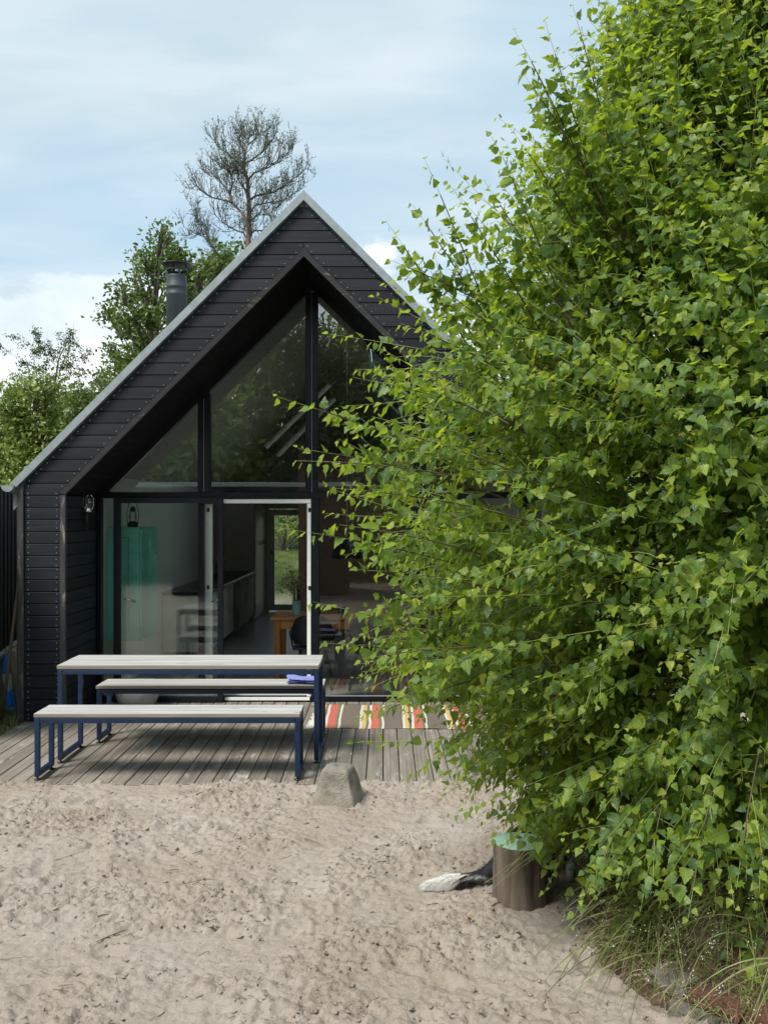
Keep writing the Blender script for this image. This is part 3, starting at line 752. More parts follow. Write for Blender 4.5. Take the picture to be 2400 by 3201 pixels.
MB().lathe([(0, 1.807), (.055, 1.807), (.06, 1.83), (.045, 1.86), (.02, 1.87), (0, 1.87)], (-2.72, 10.75, 0), 16).done('tank', 'metal_dark', ln, True)
MB().lathe([(.03, 1.87), (.042, 1.91), (.035, 1.96), (.03, 1.97)], (-2.72, 10.75, 0), 16).done('glass', 'clear_glass', ln, True)
MB().lathe([(0, 2.03), (.02, 2.02), (.04, 1.975), (0, 1.97)], (-2.72, 10.75, 0), 16).done('hood', 'metal_dark', ln, True)
MB().tube([(-2.775, 10.75, 1.84), (-2.785, 10.75, 1.95), (-2.76, 10.75, 2.06), (-2.72, 10.75, 2.09), (-2.68, 10.75, 2.06), (-2.655, 10.75, 1.95), (-2.665, 10.75, 1.84)], .004, 6).done('bail', 'metal_dark', ln)
# kitchen
kc = thing('kitchen_counter', 'long white kitchen counter with dark worktop along the left wall of the house', 'kitchen counter', (-2.65, 15.5, 0))
yy = 13.2; k = 0
while yy < 18.0:
    if not 15.0 < yy < 15.7:
        MB().box(-2.94, -2.36, yy+.003, yy+.597, .10, .86, .003).done('cupboard', 'wall_white', kc)
    else:
        o = MB().box(-2.94, -2.355, yy+.003, yy+.597, .10, .86, .003).done('dishwasher', 'black_plastic', kc)
    MB().tube([(-2.355, yy+.08, .45), (-2.32, yy+.08, .45), (-2.32, yy+.08, .80), (-2.355, yy+.08, .80)], .008, 6).done('handle', 'chrome', kc)
    yy += .6
MB().box(-2.92, -2.42, 13.2, 18.0, .0, .099).done('plinth', 'black_plastic', kc)
MB().box(-2.945, -2.33, 13.18, 18.02, .862, .90, .004).done('worktop', 'dark_counter', kc)
MB().tube([(-2.75, 16.2, .90), (-2.75, 16.2, 1.18), (-2.70, 16.2, 1.24), (-2.60, 16.2, 1.22), (-2.58, 16.2, 1.14)], .012, 8).done('tap', 'chrome', kc, True)
tc_ = thing('tall_cupboard', 'tall white cupboard standing beyond the kitchen counter', 'cupboard', (-2.6, 18.8, 0))
MB().box(-2.94, -2.36, 18.06, YB-.03, .0, 2.2, .004).done('body', 'wall_white', tc_)
MB().box(-2.357, -2.34, 18.10, 18.8, .1, 2.15, .003).done('door', 'white_paint', tc_); MB().box(-2.357, -2.34, 18.82, YB-.06, .1, 2.15, .003).done('door', 'white_paint', tc_)
ck = thing('coat_hooks', 'row of small chrome coat hooks on the tall white cupboard', 'coat hooks', (-2.33, 18.6, 1.35))
MB().box(-2.337, -2.33, 18.2, 19.2, 1.40, 1.43).done('rail', 'chrome', ck)
for k in range(5):
    yk = 18.3+k*.2; MB().tube([(-2.33, yk, 1.40), (-2.29, yk, 1.36), (-2.27, yk, 1.40)], .007, 6).done('hook', 'chrome', ck)
# dining table
dt = thing('dining_table', 'orange pine dining table standing inside the open sliding door', 'table', (-.55, 11.85, 0))
tx0, tx1, ty0, ty1 = -1.31, .22, 11.44, 12.20
MB().box(tx0, tx1, ty0, ty1, .722, .752, .004).done('tabletop', 'pine_wood', dt)
for a in (tx0+.04, tx1-.11):
    for b in (ty0+.03, ty1-.10): MB().box(a, a+.072, b, b+.072, .0, .721, .004).done('leg', 'pine_wood_z', dt)
MB().box(tx0+.113, tx1-.111, ty0+.045, ty0+.065, .612, .720, .002).done('apron', 'pine_wood', dt)
MB().box(tx0+.113, tx1-.111, ty1-.065, ty1-.045, .612, .720, .002).done('apron', 'pine_wood', dt)
vs = thing('vase', 'pale blue green cylindrical vase on the pine dining table', 'vase', (-1.03, 11.69, .753))
MB().lathe([(0, .753), (.047, .753), (.049, .765), (.049, .918), (.051, .925), (.044, .925), (.043, .80), (0, .79)], (-1.03, 11.69, 0), 28).done('body', 'vase_glaze', vs, True)
fl = thing('bouquet', 'bunch of dried brownish wild flowers standing in the pale vase', 'flowers', (-1.03, 11.69, .86))
st = MB(); pts = []
rf_ = random.Random(4)
for k in range(46):
    a = rf_.uniform(0, 6.28); sp_ = rf_.uniform(.03, .22); h = rf_.uniform(.16, .36)-sp_*.3
    top = Vector((-1.03+sp_*math.cos(a), 11.69+sp_*math.sin(a), .93+h)); pts.append(top)
    st.tube([(-1.03+.015*math.cos(a), 11.69+.015*math.sin(a), .82), (-1.03+sp_*.35*math.cos(a), 11.69+sp_*.35*math.sin(a), .93+h*.4), top], .0022, 4)
st.done('stems', 'flower_green', fl, kind='stuff')
ps = np.repeat(np.array([p[:] for p in pts]), 14, 0)+rng.normal(0, .022, (len(pts)*14, 3)); n_ = len(ps)
V, T, lu = leaf_arrays('plain', ps, rng.normal(size=(n_, 3)), rng.normal(size=(n_, 3)), rng.uniform(.015, .035, n_))
tri_mesh('flower_heads', V, T, 'dry_flower', fl, kind='stuff')
for k, (gx_, gy_) in enumerate(((-.78, 11.72), (-.50, 11.62))):
    gt = thing('drinking_glass', ['clear glass standing on the pine table next to the vase', 'clear glass standing on the pine table nearer the right glass pane'][k], 'glass', (gx_, gy_, .753), 'glasses on the dining table')
    MB().lathe([(0, .754), (.033, .754), (.04, .85), (.038, .85), (.031, .762), (0, .762)], (gx_, gy_, 0), 20).done('cup', 'clear_glass', gt, True)
# chairs: moulded shell on thin legs, back to the viewer
def chair(cx, cy, label, rot=0):
    t = thing('dining_chair', label, 'chair', (cx, cy, 0), 'dark chairs at the dining table')
    # back: curved shell
    v = []; f = []; nu, nv = 12, 8
    for side in (0, 1):
        for j in range(nv+1):
            h = j/nv; wd = .235*(1-.35*max(0, h-.55)**1.4*2)*(.80+.2*min(1, h*3))
            for i in range(nu+1):
                u = i/nu*2-1
                zt = .47+.36*h-.05*abs(u)**2.5*h
                v.append((cx+u*wd, cy-.20+.10*abs(u)**2-.05*h+side*.014, zt))
    m_ = (nu+1)*(nv+1)
    for s_ in (0, 1):
        for j in range(nv):
            for i in range(nu):
                a = s_*m_+j*(nu+1)+i; f.append((a, a+1, a+nu+2, a+nu+1))
    for i in range(nu): f += [(i, i+1, m_+i+1, m_+i), (nv*(nu+1)+i, nv*(nu+1)+i+1, m_+nv*(nu+1)+i+1, m_+nv*(nu+1)+i)]
    for j in range(nv): f += [(j*(nu+1), (j+1)*(nu+1), m_+(j+1)*(nu+1), m_+j*(nu+1)), (j*(nu+1)+nu, (j+1)*(nu+1)+nu, m_+(j+1)*(nu+1)+nu, m_+j*(nu+1)+nu)]
    fixn(mk('backrest', v, f, 'black_plastic', t, True))
    MB().box(cx-.22, cx+.22, cy-.19, cy+.22, .435, .462, .012).done('seat', 'black_plastic', t)
    MB().box(cx-.19, cx+.19, cy-.16, cy+.19, .463, .50, .016).done('cushion', 'navy_cloth', t)
    for sx in (-1, 1):
        for sy in (-1, 1):
            MB().tube([(cx+sx*.13, cy+sy*.13, .435), (cx+sx*.22, cy+sy*.21, .0)], [.013, .010], 8).done('leg', 'metal_dark', t)
        MB().tube([(cx+sx*.21, cy-.16, .47), (cx+sx*.26, cy-.02, .62), (cx+sx*.25, cy+.10, .63)], .011, 8).done('armrest', 'black_plastic', t)
    return t
chair(-.80, 11.18, 'dark shell chair drawn up to the pine table, half behind the white door jamb')
chair(-.16, 11.12, 'dark shell chair at the pine table, right of the black centre post')
pl_ = thing('pendant_lamp', 'black dome pendant lamp hanging over the dining table', 'lamp', (-.44, 11.8, 1.42))
MB().lathe([(.02, 1.66), (.03, 1.64), (.10, 1.60), (.165, 1.52), (.19, 1.42), (.186, 1.42), (.16, 1.515), (.095, 1.59), (.0, 1.62)], (-.44, 11.8, 0), 28).done('shade', 'black_plastic', pl_, True)
MB().tube([(-.44, 11.8, 1.65), (-.44, 11.8, 4.2)], .0035, 6).done('cord', 'cream_cloth', pl_)
# two slim white bars sloping up under the roof inside
for k in range(2):
    a, b = ((P(831, 1399, 12.2), P(1030, 1203, 12.2)), (P(868, 1424, 12.4), P(1046, 1247, 12.4)))[k]
    o = MB().tube([a, b], .028, 4).done('white_bar', 'white_paint')
    props(o, ['upper of two slim white bars sloping under the roof inside', 'lower of two slim white bars sloping under the roof inside'][k], 'bar', 'white sloping bars inside the gable')
# hand lamp on the left cheek
hl = thing('hand_lamp', 'caged metal hand lamp with black handle hung on the left side of the porch recess', 'lamp', (-2.95, 9.83, 2.0))
hx, hy = -2.935, 9.83
MB().lathe([(0, 1.86), (.014, 1.86), (.019, 1.90), (.016, 1.93), (.022, 1.965), (.034, 1.97), (0, 1.97)], (hx, hy, 0), 16).done('handle', 'rubber', hl, True)
MB().lathe([(0, 1.968), (.040, 1.968), (.048, 1.975), (.048, 1.992), (.044, 1.998), (.046, 2.004), (.040, 2.008), (0, 2.008)], (hx, hy, 0), 24).done('collar', 'chrome', hl, True)
MB().lathe([(.030, 2.009), (.034, 2.04), (.032, 2.10), (.018, 2.125), (0, 2.128)], (hx, hy, 0), 20).done('globe', 'clear_glass', hl, True)
mb = MB()
for k in range(6):
    a = k*math.pi/3+.2; c_, s_ = math.cos(a), math.sin(a)
    mb.tube([(hx+.044*c_, hy+.044*s_, 2.0), (hx+.052*c_, hy+.052*s_, 2.05), (hx+.046*c_, hy+.046*s_, 2.11), (hx+.018*c_, hy+.018*s_, 2.14), (hx, hy, 2.142)], .0048, 6)
ring = [(hx+.051*math.cos(a), hy+.051*math.sin(a), 2.065) for a in np.linspace(0, 2*math.pi, 20)]
mb.tube(ring, .0045, 6).done('cage', 'chrome', hl)
MB().tube([(hx, hy, 1.86), (hx+.01, hy+.01, 1.80), (hx+.02, hy+.06, 1.79), (hx, hy+.09, 1.86), (hx-.03, hy+.10, 1.98)], .0045, 6).done('cable', 'rubber', hl, True)
hl.o.rotation_euler = (R(-4), R(6), 0)

# ================================================================== TABLE AND BENCHES
def furniture(name, label, cat, x0, x1, y0, y1, H, thick, nb, group=None, tube=.036, inset=.004, gm='steel_blue'):
    t = thing(name, label, cat, ((x0+x1)/2, (y0+y1)/2, 0), group)
    top = H-thick; w_ = (y1-y0)/nb
    for k in range(nb):
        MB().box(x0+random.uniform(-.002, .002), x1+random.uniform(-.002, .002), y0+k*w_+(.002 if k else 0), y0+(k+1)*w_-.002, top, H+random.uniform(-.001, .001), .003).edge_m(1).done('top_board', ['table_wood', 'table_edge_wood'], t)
    zr1 = top-.006; zr0 = zr1-tube; a0, a1, b0, b1 = x0+inset, x1-inset, y0+inset, y1-inset
    for bb in (b0, b1-tube): MB().box(a0+tube+.001, a1-tube-.001, bb, bb+tube, zr0, zr1, .003).done('rail', gm, t)
    for aa in (a0, a1-tube):
        for bb in (b0, b1-tube):
            l = MB().box(aa, aa+tube, bb, bb+tube, .026, zr1, .003).done('leg', gm, t)
            MB().lathe([(0, .0), (.024, .0), (.026, .006), (.012, .012), (.007, .014), (.007, .026), (0, .026)], (aa+tube/2, bb+tube/2, 0), 14).done('foot', 'metal_dark', (t, l), True)
        MB().box(aa, aa+tube, b0+tube+.001, b1-tube-.001, .026, .026+tube, .003).done('floor_rail', gm, t)
        MB().box(aa, aa+tube, b0+tube+.001, b1-tube-.001, zr0, zr1, .003).done('cross_rail', gm, t)
    MB().box(a0+.05, a1-.05, y0+.05, y1-.05, zr1, top-.001).done('underlay', 'black_plastic', t)
    return t
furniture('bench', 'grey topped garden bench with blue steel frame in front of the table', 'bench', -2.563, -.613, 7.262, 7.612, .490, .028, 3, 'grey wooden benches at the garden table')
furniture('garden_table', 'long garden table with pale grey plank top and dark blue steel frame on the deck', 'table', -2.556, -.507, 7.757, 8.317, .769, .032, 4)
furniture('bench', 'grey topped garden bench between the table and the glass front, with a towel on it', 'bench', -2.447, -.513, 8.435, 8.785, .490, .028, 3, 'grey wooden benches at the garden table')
# folded towel
tw = thing('towel', 'folded lavender blue towel lying on the right end of the rear bench', 'towel', (-.72, 8.6, .492))
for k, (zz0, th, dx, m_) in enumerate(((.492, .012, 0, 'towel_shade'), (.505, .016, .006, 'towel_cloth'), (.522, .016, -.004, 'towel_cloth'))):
    v = []; f = []; nu, nv = 26, 12; xa, xb, ya, yb = -.835+dx, -.585+dx*.5, 8.49, 8.70
    for s_ in (0, 1):
        for j in range(nv+1):
            for i in range(nu+1):
                u, q_ = i/nu, j/nv; edge = min(1, min(u, 1-u, q_, 1-q_)*7); e = math.sqrt(max(0, 1-(1-edge)**2))
                hgt = (th*.5*e+(.004*math.sin(u*9+q_*5+k)+.003*math.sin(q_*14+k*2))*e)*(1 if s_ else -1)
                v.append((xa+(xb-xa)*u+.012*math.sin(q_*3+k), ya+(yb-ya)*q_+.01*math.sin(u*4+k), zz0+th/2+max(hgt, -th/2)+(.005*math.sin(u*6) if s_ else 0)+ .008*math.exp(-((u)/.12)**2)))
    m0 = (nu+1)*(nv+1)
    for s_ in (0, 1):
        for j in range(nv):
            for i in range(nu):
                a = s_*m0+j*(nu+1)+i; f.append((a, a+1, a+nu+2, a+nu+1))
    for i in range(nu): f += [(i, i+1, m0+i+1, m0+i), (nv*(nu+1)+i, nv*(nu+1)+i+1, m0+nv*(nu+1)+i+1, m0+nv*(nu+1)+i)]
    for j in range(nv): f += [(j*(nu+1), (j+1)*(nu+1), m0+(j+1)*(nu+1), m0+j*(nu+1)), (j*(nu+1)+nu, (j+1)*(nu+1)+nu, m0+(j+1)*(nu+1)+nu, m0+j*(nu+1)+nu)]
    fixn(mk('fold', v, f, m_, tw, True))
# bowl under the rear bench
bw = thing('fire_bowl', 'wide grey bowl standing on the deck behind the rear bench', 'bowl', (-2.47, 9.95, 0))
MB().lathe([(0, .0), (.10, .0), (.13, .01), (.185, .06), (.218, .14), (.222, .20), (.212, .255), (.19, .275), (.165, .272), (.17, .24), (.12, .16), (0, .13)], (-2.47, 9.95, 0), 40).done('bowl', 'bowl_grey', bw, True)

# ================================================================== RUG
rg = thing('rug', 'brown woven rag rug with red, white and mustard stripes on the deck by the door', 'rug', (-.62, 9.0, 0))
nu, nv = 170, 40; v = []; f = []
for j in range(nv+1):
    for i in range(nu+1):
        u, q_ = i/nu, j/nv
        x_ = -.645+2.12*u+.028*math.sin(q_*2.4)*math.cos(u*3.2)+.02*(q_-.5)**2*8*(u-.4); y_ = 8.99+1.10*q_+.006*math.sin(u*20)+.008*math.sin(u*7)
        v.append((x_, y_, .0075+.0035*math.sin(u*16+q_*3)*math.sin(q_*5+u*2)+.0012*math.sin(u*53)))
for j in range(nv):
    for i in range(nu): a = j*(nu+1)+i; f.append((a, a+1, a+nu+2, a+nu+1))
m0 = len(v); v += [(a, b, c-.0045) for a, b, c in v]
f += [tuple(reversed([i+m0 for i in q])) for q in f]
for i in range(nu): f += [(i+1, i, m0+i, m0+i+1), (nv*(nu+1)+i, nv*(nu+1)+i+1, m0+nv*(nu+1)+i+1, m0+nv*(nu+1)+i)]
for j in range(nv): f += [(j*(nu+1), (j+1)*(nu+1), m0+(j+1)*(nu+1), m0+j*(nu+1)), ((j+1)*(nu+1)+nu, j*(nu+1)+nu, m0+j*(nu+1)+nu, m0+(j+1)*(nu+1)+nu)]
mk('rug_cloth', v, f, 'rug', rg, True)
mb = MB()
for k in range(74):
    q_ = k/73; y_ = 8.995+1.09*q_; x_ = -.645+.028*math.sin(q_*2.4)-.0075; l = random.uniform(.05, .075)
    dy = random.uniform(-.018, .018)
    mb.tube([(x_+.008, y_, .008), (x_-l*.5, y_+dy*.6, .007), (x_-l, y_+dy, .0055)], [.0042, .0045, .003], 5)
mb.done('fringe', 'cream_cloth', rg, kind='stuff')

# ================================================================== THINGS ON THE SAND
# concrete post base: truncated pyramid with a hole in the top
pb = thing('concrete_post_base', 'rough concrete footing block with a hole in its top, at the deck edge', 'concrete block', (-.315, 6.78, 0))
bm = bmesh.new(); n = 14
a0, a1, h = .178, .092, .262; vr = {}
def sq(u, v_, hgt, half):
    rr = .16; x_, y_ = u*half, v_*half
    k = max(abs(u), abs(v_)); d_ = math.hypot(u, v_)
    if d_ > 0: s_ = 1-rr*(max(0, d_/k-1))/.41421*.55*k if k > 0 else 1; x_ *= s_; y_ *= s_
    return x_, y_, hgt
lev = 16; ringn = 4*n; rings = []
for j in range(lev+1):
    t_ = j/lev; half = a0+(a1-a0)*t_**1.08-(0.010 if j == lev else 0); hz = -.05+(h+.05)*t_; ring_ = []
    for i in range(ringn):
        sd_, q_ = divmod(i, n); c_ = q_/n*2-1
        u, v_ = [(c_, -1), (1, c_), (-c_, 1), (-1, -c_)][sd_]
        x_, y_, z_ = sq(u, v_, hz, half); ring_.append(bm.verts.new((x_, y_, z_)))
    rings.append(ring_)
for s_ in (.62, .40, .20):
    rings.append([bm.verts.new((p.co.x*s_, p.co.y*s_, h+(.004 if s_ > .3 else -.0))) for p in rings[lev]])
rings.append([bm.verts.new((p.co.x*.17, p.co.y*.17, h-.045)) for p in rings[lev]])
for a, b in zip(rings, rings[1:]):
    for i in range(ringn): bm.faces.new((a[i], a[(i+1) % ringn], b[(i+1) % ringn], b[i]))
bm.faces.new(rings[-1])
co = np.array([p.co[:] for p in bm.verts]); rr = np.random.default_rng(8)
dn = .016*fbm(co[:, 0]*1+co[:, 2]*.7, co[:, 1]+co[:, 2]*.9, 9, 4, 90)
for p, d_ in zip(bm.verts, dn): p.co += Vector((p.co.x, p.co.y, .02)).normalized()*float(d_)
me = bpy.data.meshes.new('block'); bm.to_mesh(me); bm.free(); me.materials.append(M['concrete'])
for p in me.polygons: p.use_smooth = True
o = bpy.data.objects.new('block', me); C.objects.link(o); o.parent = pb.o; o.rotation_euler.z = R(-14); pb.o.location = (-.315, 6.79, -.012); pb.o.scale = (1, 1, .93)

# tree stump with mint painted top
stp = thing('tree_stump', 'upright log stump with its top painted mint green beside the big birch', 'stump', (.695, 5.06, 0))
n = 56; prof = [(-.04, 1.02), (.02, 1.01), (.08, .99), (.14, .985), (.20, .98), (.26, .985), (.292, .99), (.300, .975)]; v = []; f = []
for hz, s_ in prof:
    for i in range(n):
        a = 2*math.pi*i/n; r1 = .142*s_*(1+.03*math.sin(3*a+1)+.02*math.sin(7*a+hz*5)+.012*math.sin(19*a+hz*9)+.02*random.uniform(-.5, .5))
        v.append((.695+r1*math.cos(a), 5.06+r1*math.sin(a), hz-.012))
for j in range(len(prof)-1):
    for i in range(n): i2 = (i+1) % n; f.append((j*n+i, j*n+i2, (j+1)*n+i2, (j+1)*n+i))
mk('bark', v, f, 'stump_bark', stp, True)
tv = v[-n:]; v2 = [(x_, y_, .2885) for x_, y_, z_ in tv]+[(.695+(x_-.695)*.5, 5.06+(y_-5.06)*.5, .290) for x_, y_, z_ in tv]+[(.695, 5.06, .2905)]
f2 = [(i, (i+1) % n, n+(i+1) % n, n+i) for i in range(n)]+[(n+i, n+(i+1) % n, 2*n) for i in range(n)]
mk('painted_top', v2, f2, 'mint_paint', stp, True)
dl = MB()
dl.add([(.665, 5.10, .293), (.69, 5.085, .303), (.715, 5.105, .294), (.69, 5.125, .300)], [(0, 1, 3), (1, 2, 3)])
o = dl.done('fallen_leaf', 'dead_leaf'); props(o, 'small brown dead leaf lying on the mint green stump top', 'leaf')
for k, (px, py, lab) in enumerate(((1466, 2874, 'orange brown dead leaf lying on the sand in front of the stump'),)):
    yy = F*CAMZ/(py-1600.5); xx = (px-1200)*yy/F; zz_ = gz(xx, yy)+.012
    v = [(xx-.018, yy, zz_), (xx-.004, yy-.016, zz_+.010), (xx+.02, yy-.004, zz_+.002), (xx+.004, yy+.014, zz_+.012), (xx+.001, yy, zz_+.001)]
    o = mk('dead_leaf', v, [(0, 1, 4), (1, 2, 4), (2, 3, 4), (3, 0, 4)], 'dead_leaf'); props(o, lab, 'leaf')
# crumbs of crusted sand lying in the trodden patches
n = 19000; cx_ = rng.uniform(-2.9, 1.3, n); cy_ = 3.6+3.6*rng.random(n)**1.0
pm_ = .12+.88*sstep(-.15, .40, fbm(cx_, cy_, 1.5, 3, 11)+.45*fbm(cx_, cy_, 6, 2, 12)); kq = (rng.random(n) < pm_) & (cx_ < edge_x(cy_)-.02) & (np.abs(cx_) < .42*cy_+.1); cx_, cy_ = cx_[kq], cy_[kq]; n = len(cx_)
cz_ = -.022+sand_h(cx_, cy_); sz = .0022+.0085*rng.random(n)**3.4
octv = np.array([(1, 0, 0), (0, 1, 0), (-1, 0, 0), (0, -1, 0), (0, 0, 1), (0, 0, -1)], float); octf = np.array([(0, 1, 4), (1, 2, 4), (2, 3, 4), (3, 0, 4), (1, 0, 5), (2, 1, 5), (3, 2, 5), (0, 3, 5)])
an = rng.uniform(0, 6.28, n); ca, sa = np.cos(an)[:, None], np.sin(an)[:, None]; vv_ = octv[None]*(1+.35*rng.normal(size=(n, 6, 1)))*sz[:, None, None]*np.array([1.7, .9, .75])
vv_ = np.stack([vv_[..., 0]*ca-vv_[..., 1]*sa, vv_[..., 0]*sa+vv_[..., 1]*ca, vv_[..., 2]], -1)+np.stack([cx_, cy_, cz_+sz*.35], -1)[:, None, :]
o = tri_mesh('sand_crumbs', vv_.reshape(-1, 3), (octf[None]+np.arange(n)[:, None, None]*6).reshape(-1, 3), 'sand', None, kind='stuff'); props(o, 'small crumbs of crusted sand scattered over the yard', 'sand crumbs')
# small sticks and crumbs scattered on the sand
mb = MB(); rs = random.Random(9)
for k in range(230):
    yy = rs.uniform(3.7, 7.0); xx = rs.uniform(-.4*yy, min(.9, .35*yy)); a = rs.uniform(0, 3.14); l = rs.uniform(.008, .035) if k > 14 else rs.uniform(.05, .09)
    zz_ = gz(xx, yy)+.004; c_, s_ = math.cos(a)*l, math.sin(a)*l
    mb.tube([(xx-c_, yy-s_, zz_), (xx+s_*.1, yy+c_*.1, zz_+.004), (xx+c_, yy+s_, zz_+rs.uniform(0, .006))], rs.uniform(.0010, .0022), 4)
o = mb.done('twig_litter', 'twig_brown', kind='stuff'); props(o, 'tiny dry twigs and crumbs scattered over the sand', 'twigs')

# ================================================================== DOG (lying behind the stump)
dg = thing('dog', 'black and white dog lying on the sand behind the stump, tail stretched left', 'dog', (.72, 5.42, 0))
def skinned(name, verts, edges, radii, m, par, root=0, sub=2):
    me = bpy.data.meshes.new(name); me.from_pydata([tuple(Vector(v)-par.org) for v in verts], edges, [])
    o = bpy.data.objects.new(name, me); C.objects.link(o); o.modifiers.new('s', 'SKIN')
    lay = me.skin_vertices[0].data
    for i, r_ in enumerate(radii): lay[i].radius = (r_, r_) if isinstance(r_, float) else r_
    lay[root].use_root = True
    sb = o.modifiers.new('u', 'SUBSURF'); sb.levels = sub; sb.render_levels = sub
    dg_ = bpy.context.evaluated_depsgraph_get(); me2 = bpy.data.meshes.new_from_object(o.evaluated_get(dg_)); bpy.data.objects.remove(o)
    me2.name = name; me2.materials.clear(); me2.materials.append(M[m])
    for p in me2.polygons: p.use_smooth = True
    o = bpy.data.objects.new(name, me2); C.objects.link(o); o.parent = par.o; return o
def dogmat():
    m, nt, b = mat('dog_coat'); tcx = N(nt, 'ShaderNodeTexCoord'); s = N(nt, 'ShaderNodeSeparateXYZ'); L(nt, tcx.outputs['Object'], s.inputs[0])
    nz = mathn(nt, 'MULTIPLY', mathn(nt, 'SUBTRACT', noise(nt, tcx.outputs['Object'], 14, 4), .5), .10)
    x_ = mathn(nt, 'ADD', s.outputs[0], nz); y_ = mathn(nt, 'ADD', s.outputs[1], nz); z_ = mathn(nt, 'ADD', s.outputs[2], nz)
    tail = ramp(nt, mathn(nt, 'ADD', x_, 1.), [(.66, 1.), (.69, 0.)])
    chest = mathn(nt, 'MULTIPLY', ramp(nt, y_, [(.18, 0.), (.21, 1.)]), ramp(nt, y_, [(.31, 1.), (.34, 0.)]))
    low = mathn(nt, 'MULTIPLY', ramp(nt, z_, [(.045, 1.), (.06, 0.)]), .8)
    c = mixc(nt, mathn(nt, 'MAXIMUM', mathn(nt, 'MAXIMUM', tail, chest), low), (.010, .010, .012), (.66, .64, .60))
    L(nt, c, b.inputs['Base Color']); b.inputs['Roughness'].default_value = .6
    bump(nt, b, noise(nt, mapping(nt, tcx.outputs['Object'], (1, 1, 3)), 70, 5, .7), .7, .01)
dogmat()
vv = [(.68, 5.34, .105), (.60, 5.25, .085), (.50, 5.23, .045), (.38, 5.215, .035), (.27, 5.20, .022),      # pelvis, tail
      (.78, 5.48, .125), (.87, 5.62, .130), (.93, 5.72, .165), (.95, 5.765, .235), (.955, 5.74, .285), (.945, 5.66, .285), (.935, 5.59, .262),  # spine .. muzzle
      (.80, 5.26, .07), (.90, 5.20, .045), (.84, 5.12, .03), (.80, 5.08, .022),                               # hind leg
      (.98, 5.58, .07), (1.02, 5.44, .035), (.99, 5.30, .028), (.98, 5.25, .022),                             # foreleg
      (.84, 5.72, .07), (.80, 5.58, .035), (.77, 5.47, .028)]
ee = [(0, 1), (1, 2), (2, 3), (3, 4), (0, 5), (5, 6), (6, 7), (7, 8), (8, 9), (9, 10), (10, 11), (0, 12), (12, 13), (13, 14), (14, 15), (6, 16), (16, 17), (17, 18), (18, 19), (6, 20), (20, 21), (21, 22)]
rd = [.10, .055, .026, .024, .014, .105, .110, .080, .058, .062, .042, .026, .052, .028, .020, .018, .045, .026, .020, .022, .045, .026, .022]
body = skinned('body', vv, ee, rd, 'dog_coat', dg, 0)
for s_ in (-1, 1):
    MB().add([(.955+s_*.035, 5.755, .325), (.955+s_*.062, 5.745, .315), (.955+s_*.056, 5.735, .372), (.955+s_*.045, 5.765, .33)], [(0, 1, 2), (1, 3, 2), (3, 0, 2), (0, 3, 1)]).done('ear', 'dog_black', dg)
    MB().lathe([(0, -.006), (.005, -.003), (.006, 0), (.005, .003), (0, .006)], (.948+s_*.026, 5.688, .298), 10).done('eye', 'eye_dark', dg, True)
MB().lathe([(0, -.009), (.009, -.005), (.011, 0), (.008, .006), (0, .009)], (.933, 5.566, .268), 12).done('nose', 'black_plastic', dg, True)
# hair of the tail and coat
def fur(n, x0, x1, m, rr):
    t = rng.uniform(0, 1, n); base = np.array(vv[1:5]); seg = np.linspace(.60, .27, 30)
    xx = x0+(x1-x0)*t; yy = np.interp(xx, base[::-1, 0], base[::-1, 1]); zz_ = np.interp(xx, base[::-1, 0], base[::-1, 2])
    a = rng.uniform(0, 6.28, n); rr = rr*np.clip((xx-.225)/.12, .2, 1)*rng.uniform(.3, 1, n); p0 = np.stack([xx, yy+np.cos(a)*rr*.7, np.maximum(zz_+np.sin(a)*rr*.8, .006)], -1)
    ln_ = rng.uniform(.03, .075, n); d1 = np.stack([-np.ones(n), np.cos(a)*.35+rng.normal(0, .12, n), np.sin(a)*.3-.12+rng.normal(0, .10, n)], -1)
    pp = []
    for s_ in np.linspace(0, 1, 5):
        q_ = p0+d1*ln_[:, None]*s_; q_[:, 2] -= .028*s_*s_; q_[:, 2] = np.maximum(q_[:, 2], -.006); pp.append(q_)
    V, T = tubes_np(np.stack(pp, 1), np.full(n, .0013), np.full(n, .0003), 3)
    o = tri_mesh('fur', V, T, m, dg, kind='stuff', smooth=True)
fur(900, .60, .42, 'dog_black', .034); fur(2200, .405, .255, 'dog_white', .036)
# ================================================================== BIG BIRCH
bt = thing('birch_tree', 'huge leafy birch bush with bright green toothed leaves filling the right of the garden', 'birch tree', (2.05, 5.1, .1))
BC = np.array([2.2, 5.0])
ZT = [-.1, .07, .225, .45, .68, .91, 1.135, 1.36, 1.59, 1.97, 2.27, 2.57, 2.73, 3.03, 3.33, 3.79, 4.39, 5.2, 6.0]
XL = [1.15, .90, .78, .60, .42, .33, .21, .14, .09, .02, .02, .16, .30, .44, .64, .98, 1.30, 1.7, 2.3]
def radius(z): return 2.2-np.interp(z, ZT, XL)
def surf(z, phi, k=1.):
    r = radius(z)*k; return np.stack([BC[0]+r*np.cos(phi), BC[1]+.70*r*np.sin(phi), z], -1)
paths = []; pr0 = []; bpaths = []; br0 = []
def bez(a, b, c, s): t = np.linspace(0, 1, s)[:, None]; return (1-t)**2*a+2*t*(1-t)*b+t*t*c
stems = MB(); stem_pts = []
for k in range(9):
    a = k*.7+.3; b0 = np.array([2.05+.10*math.cos(a), 5.1+.10*math.sin(a), .0]); top = np.array([2.2+.9*math.cos(a)*(.6+.1*(k % 4)), 5.0+.6*math.sin(a), 4.3+.35*(k % 3)])
    p = bez(b0, (b0*.6+top*.4)+np.array([.22*math.cos(a), .2*math.sin(a), -.4]), top, 14); stem_pts.append(p)
    MB().tube(p, list(np.linspace(.045-.002*k, .010, 14)), 8).done('stem', 'bark_pale', bt, True)
allp = np.concatenate(stem_pts)
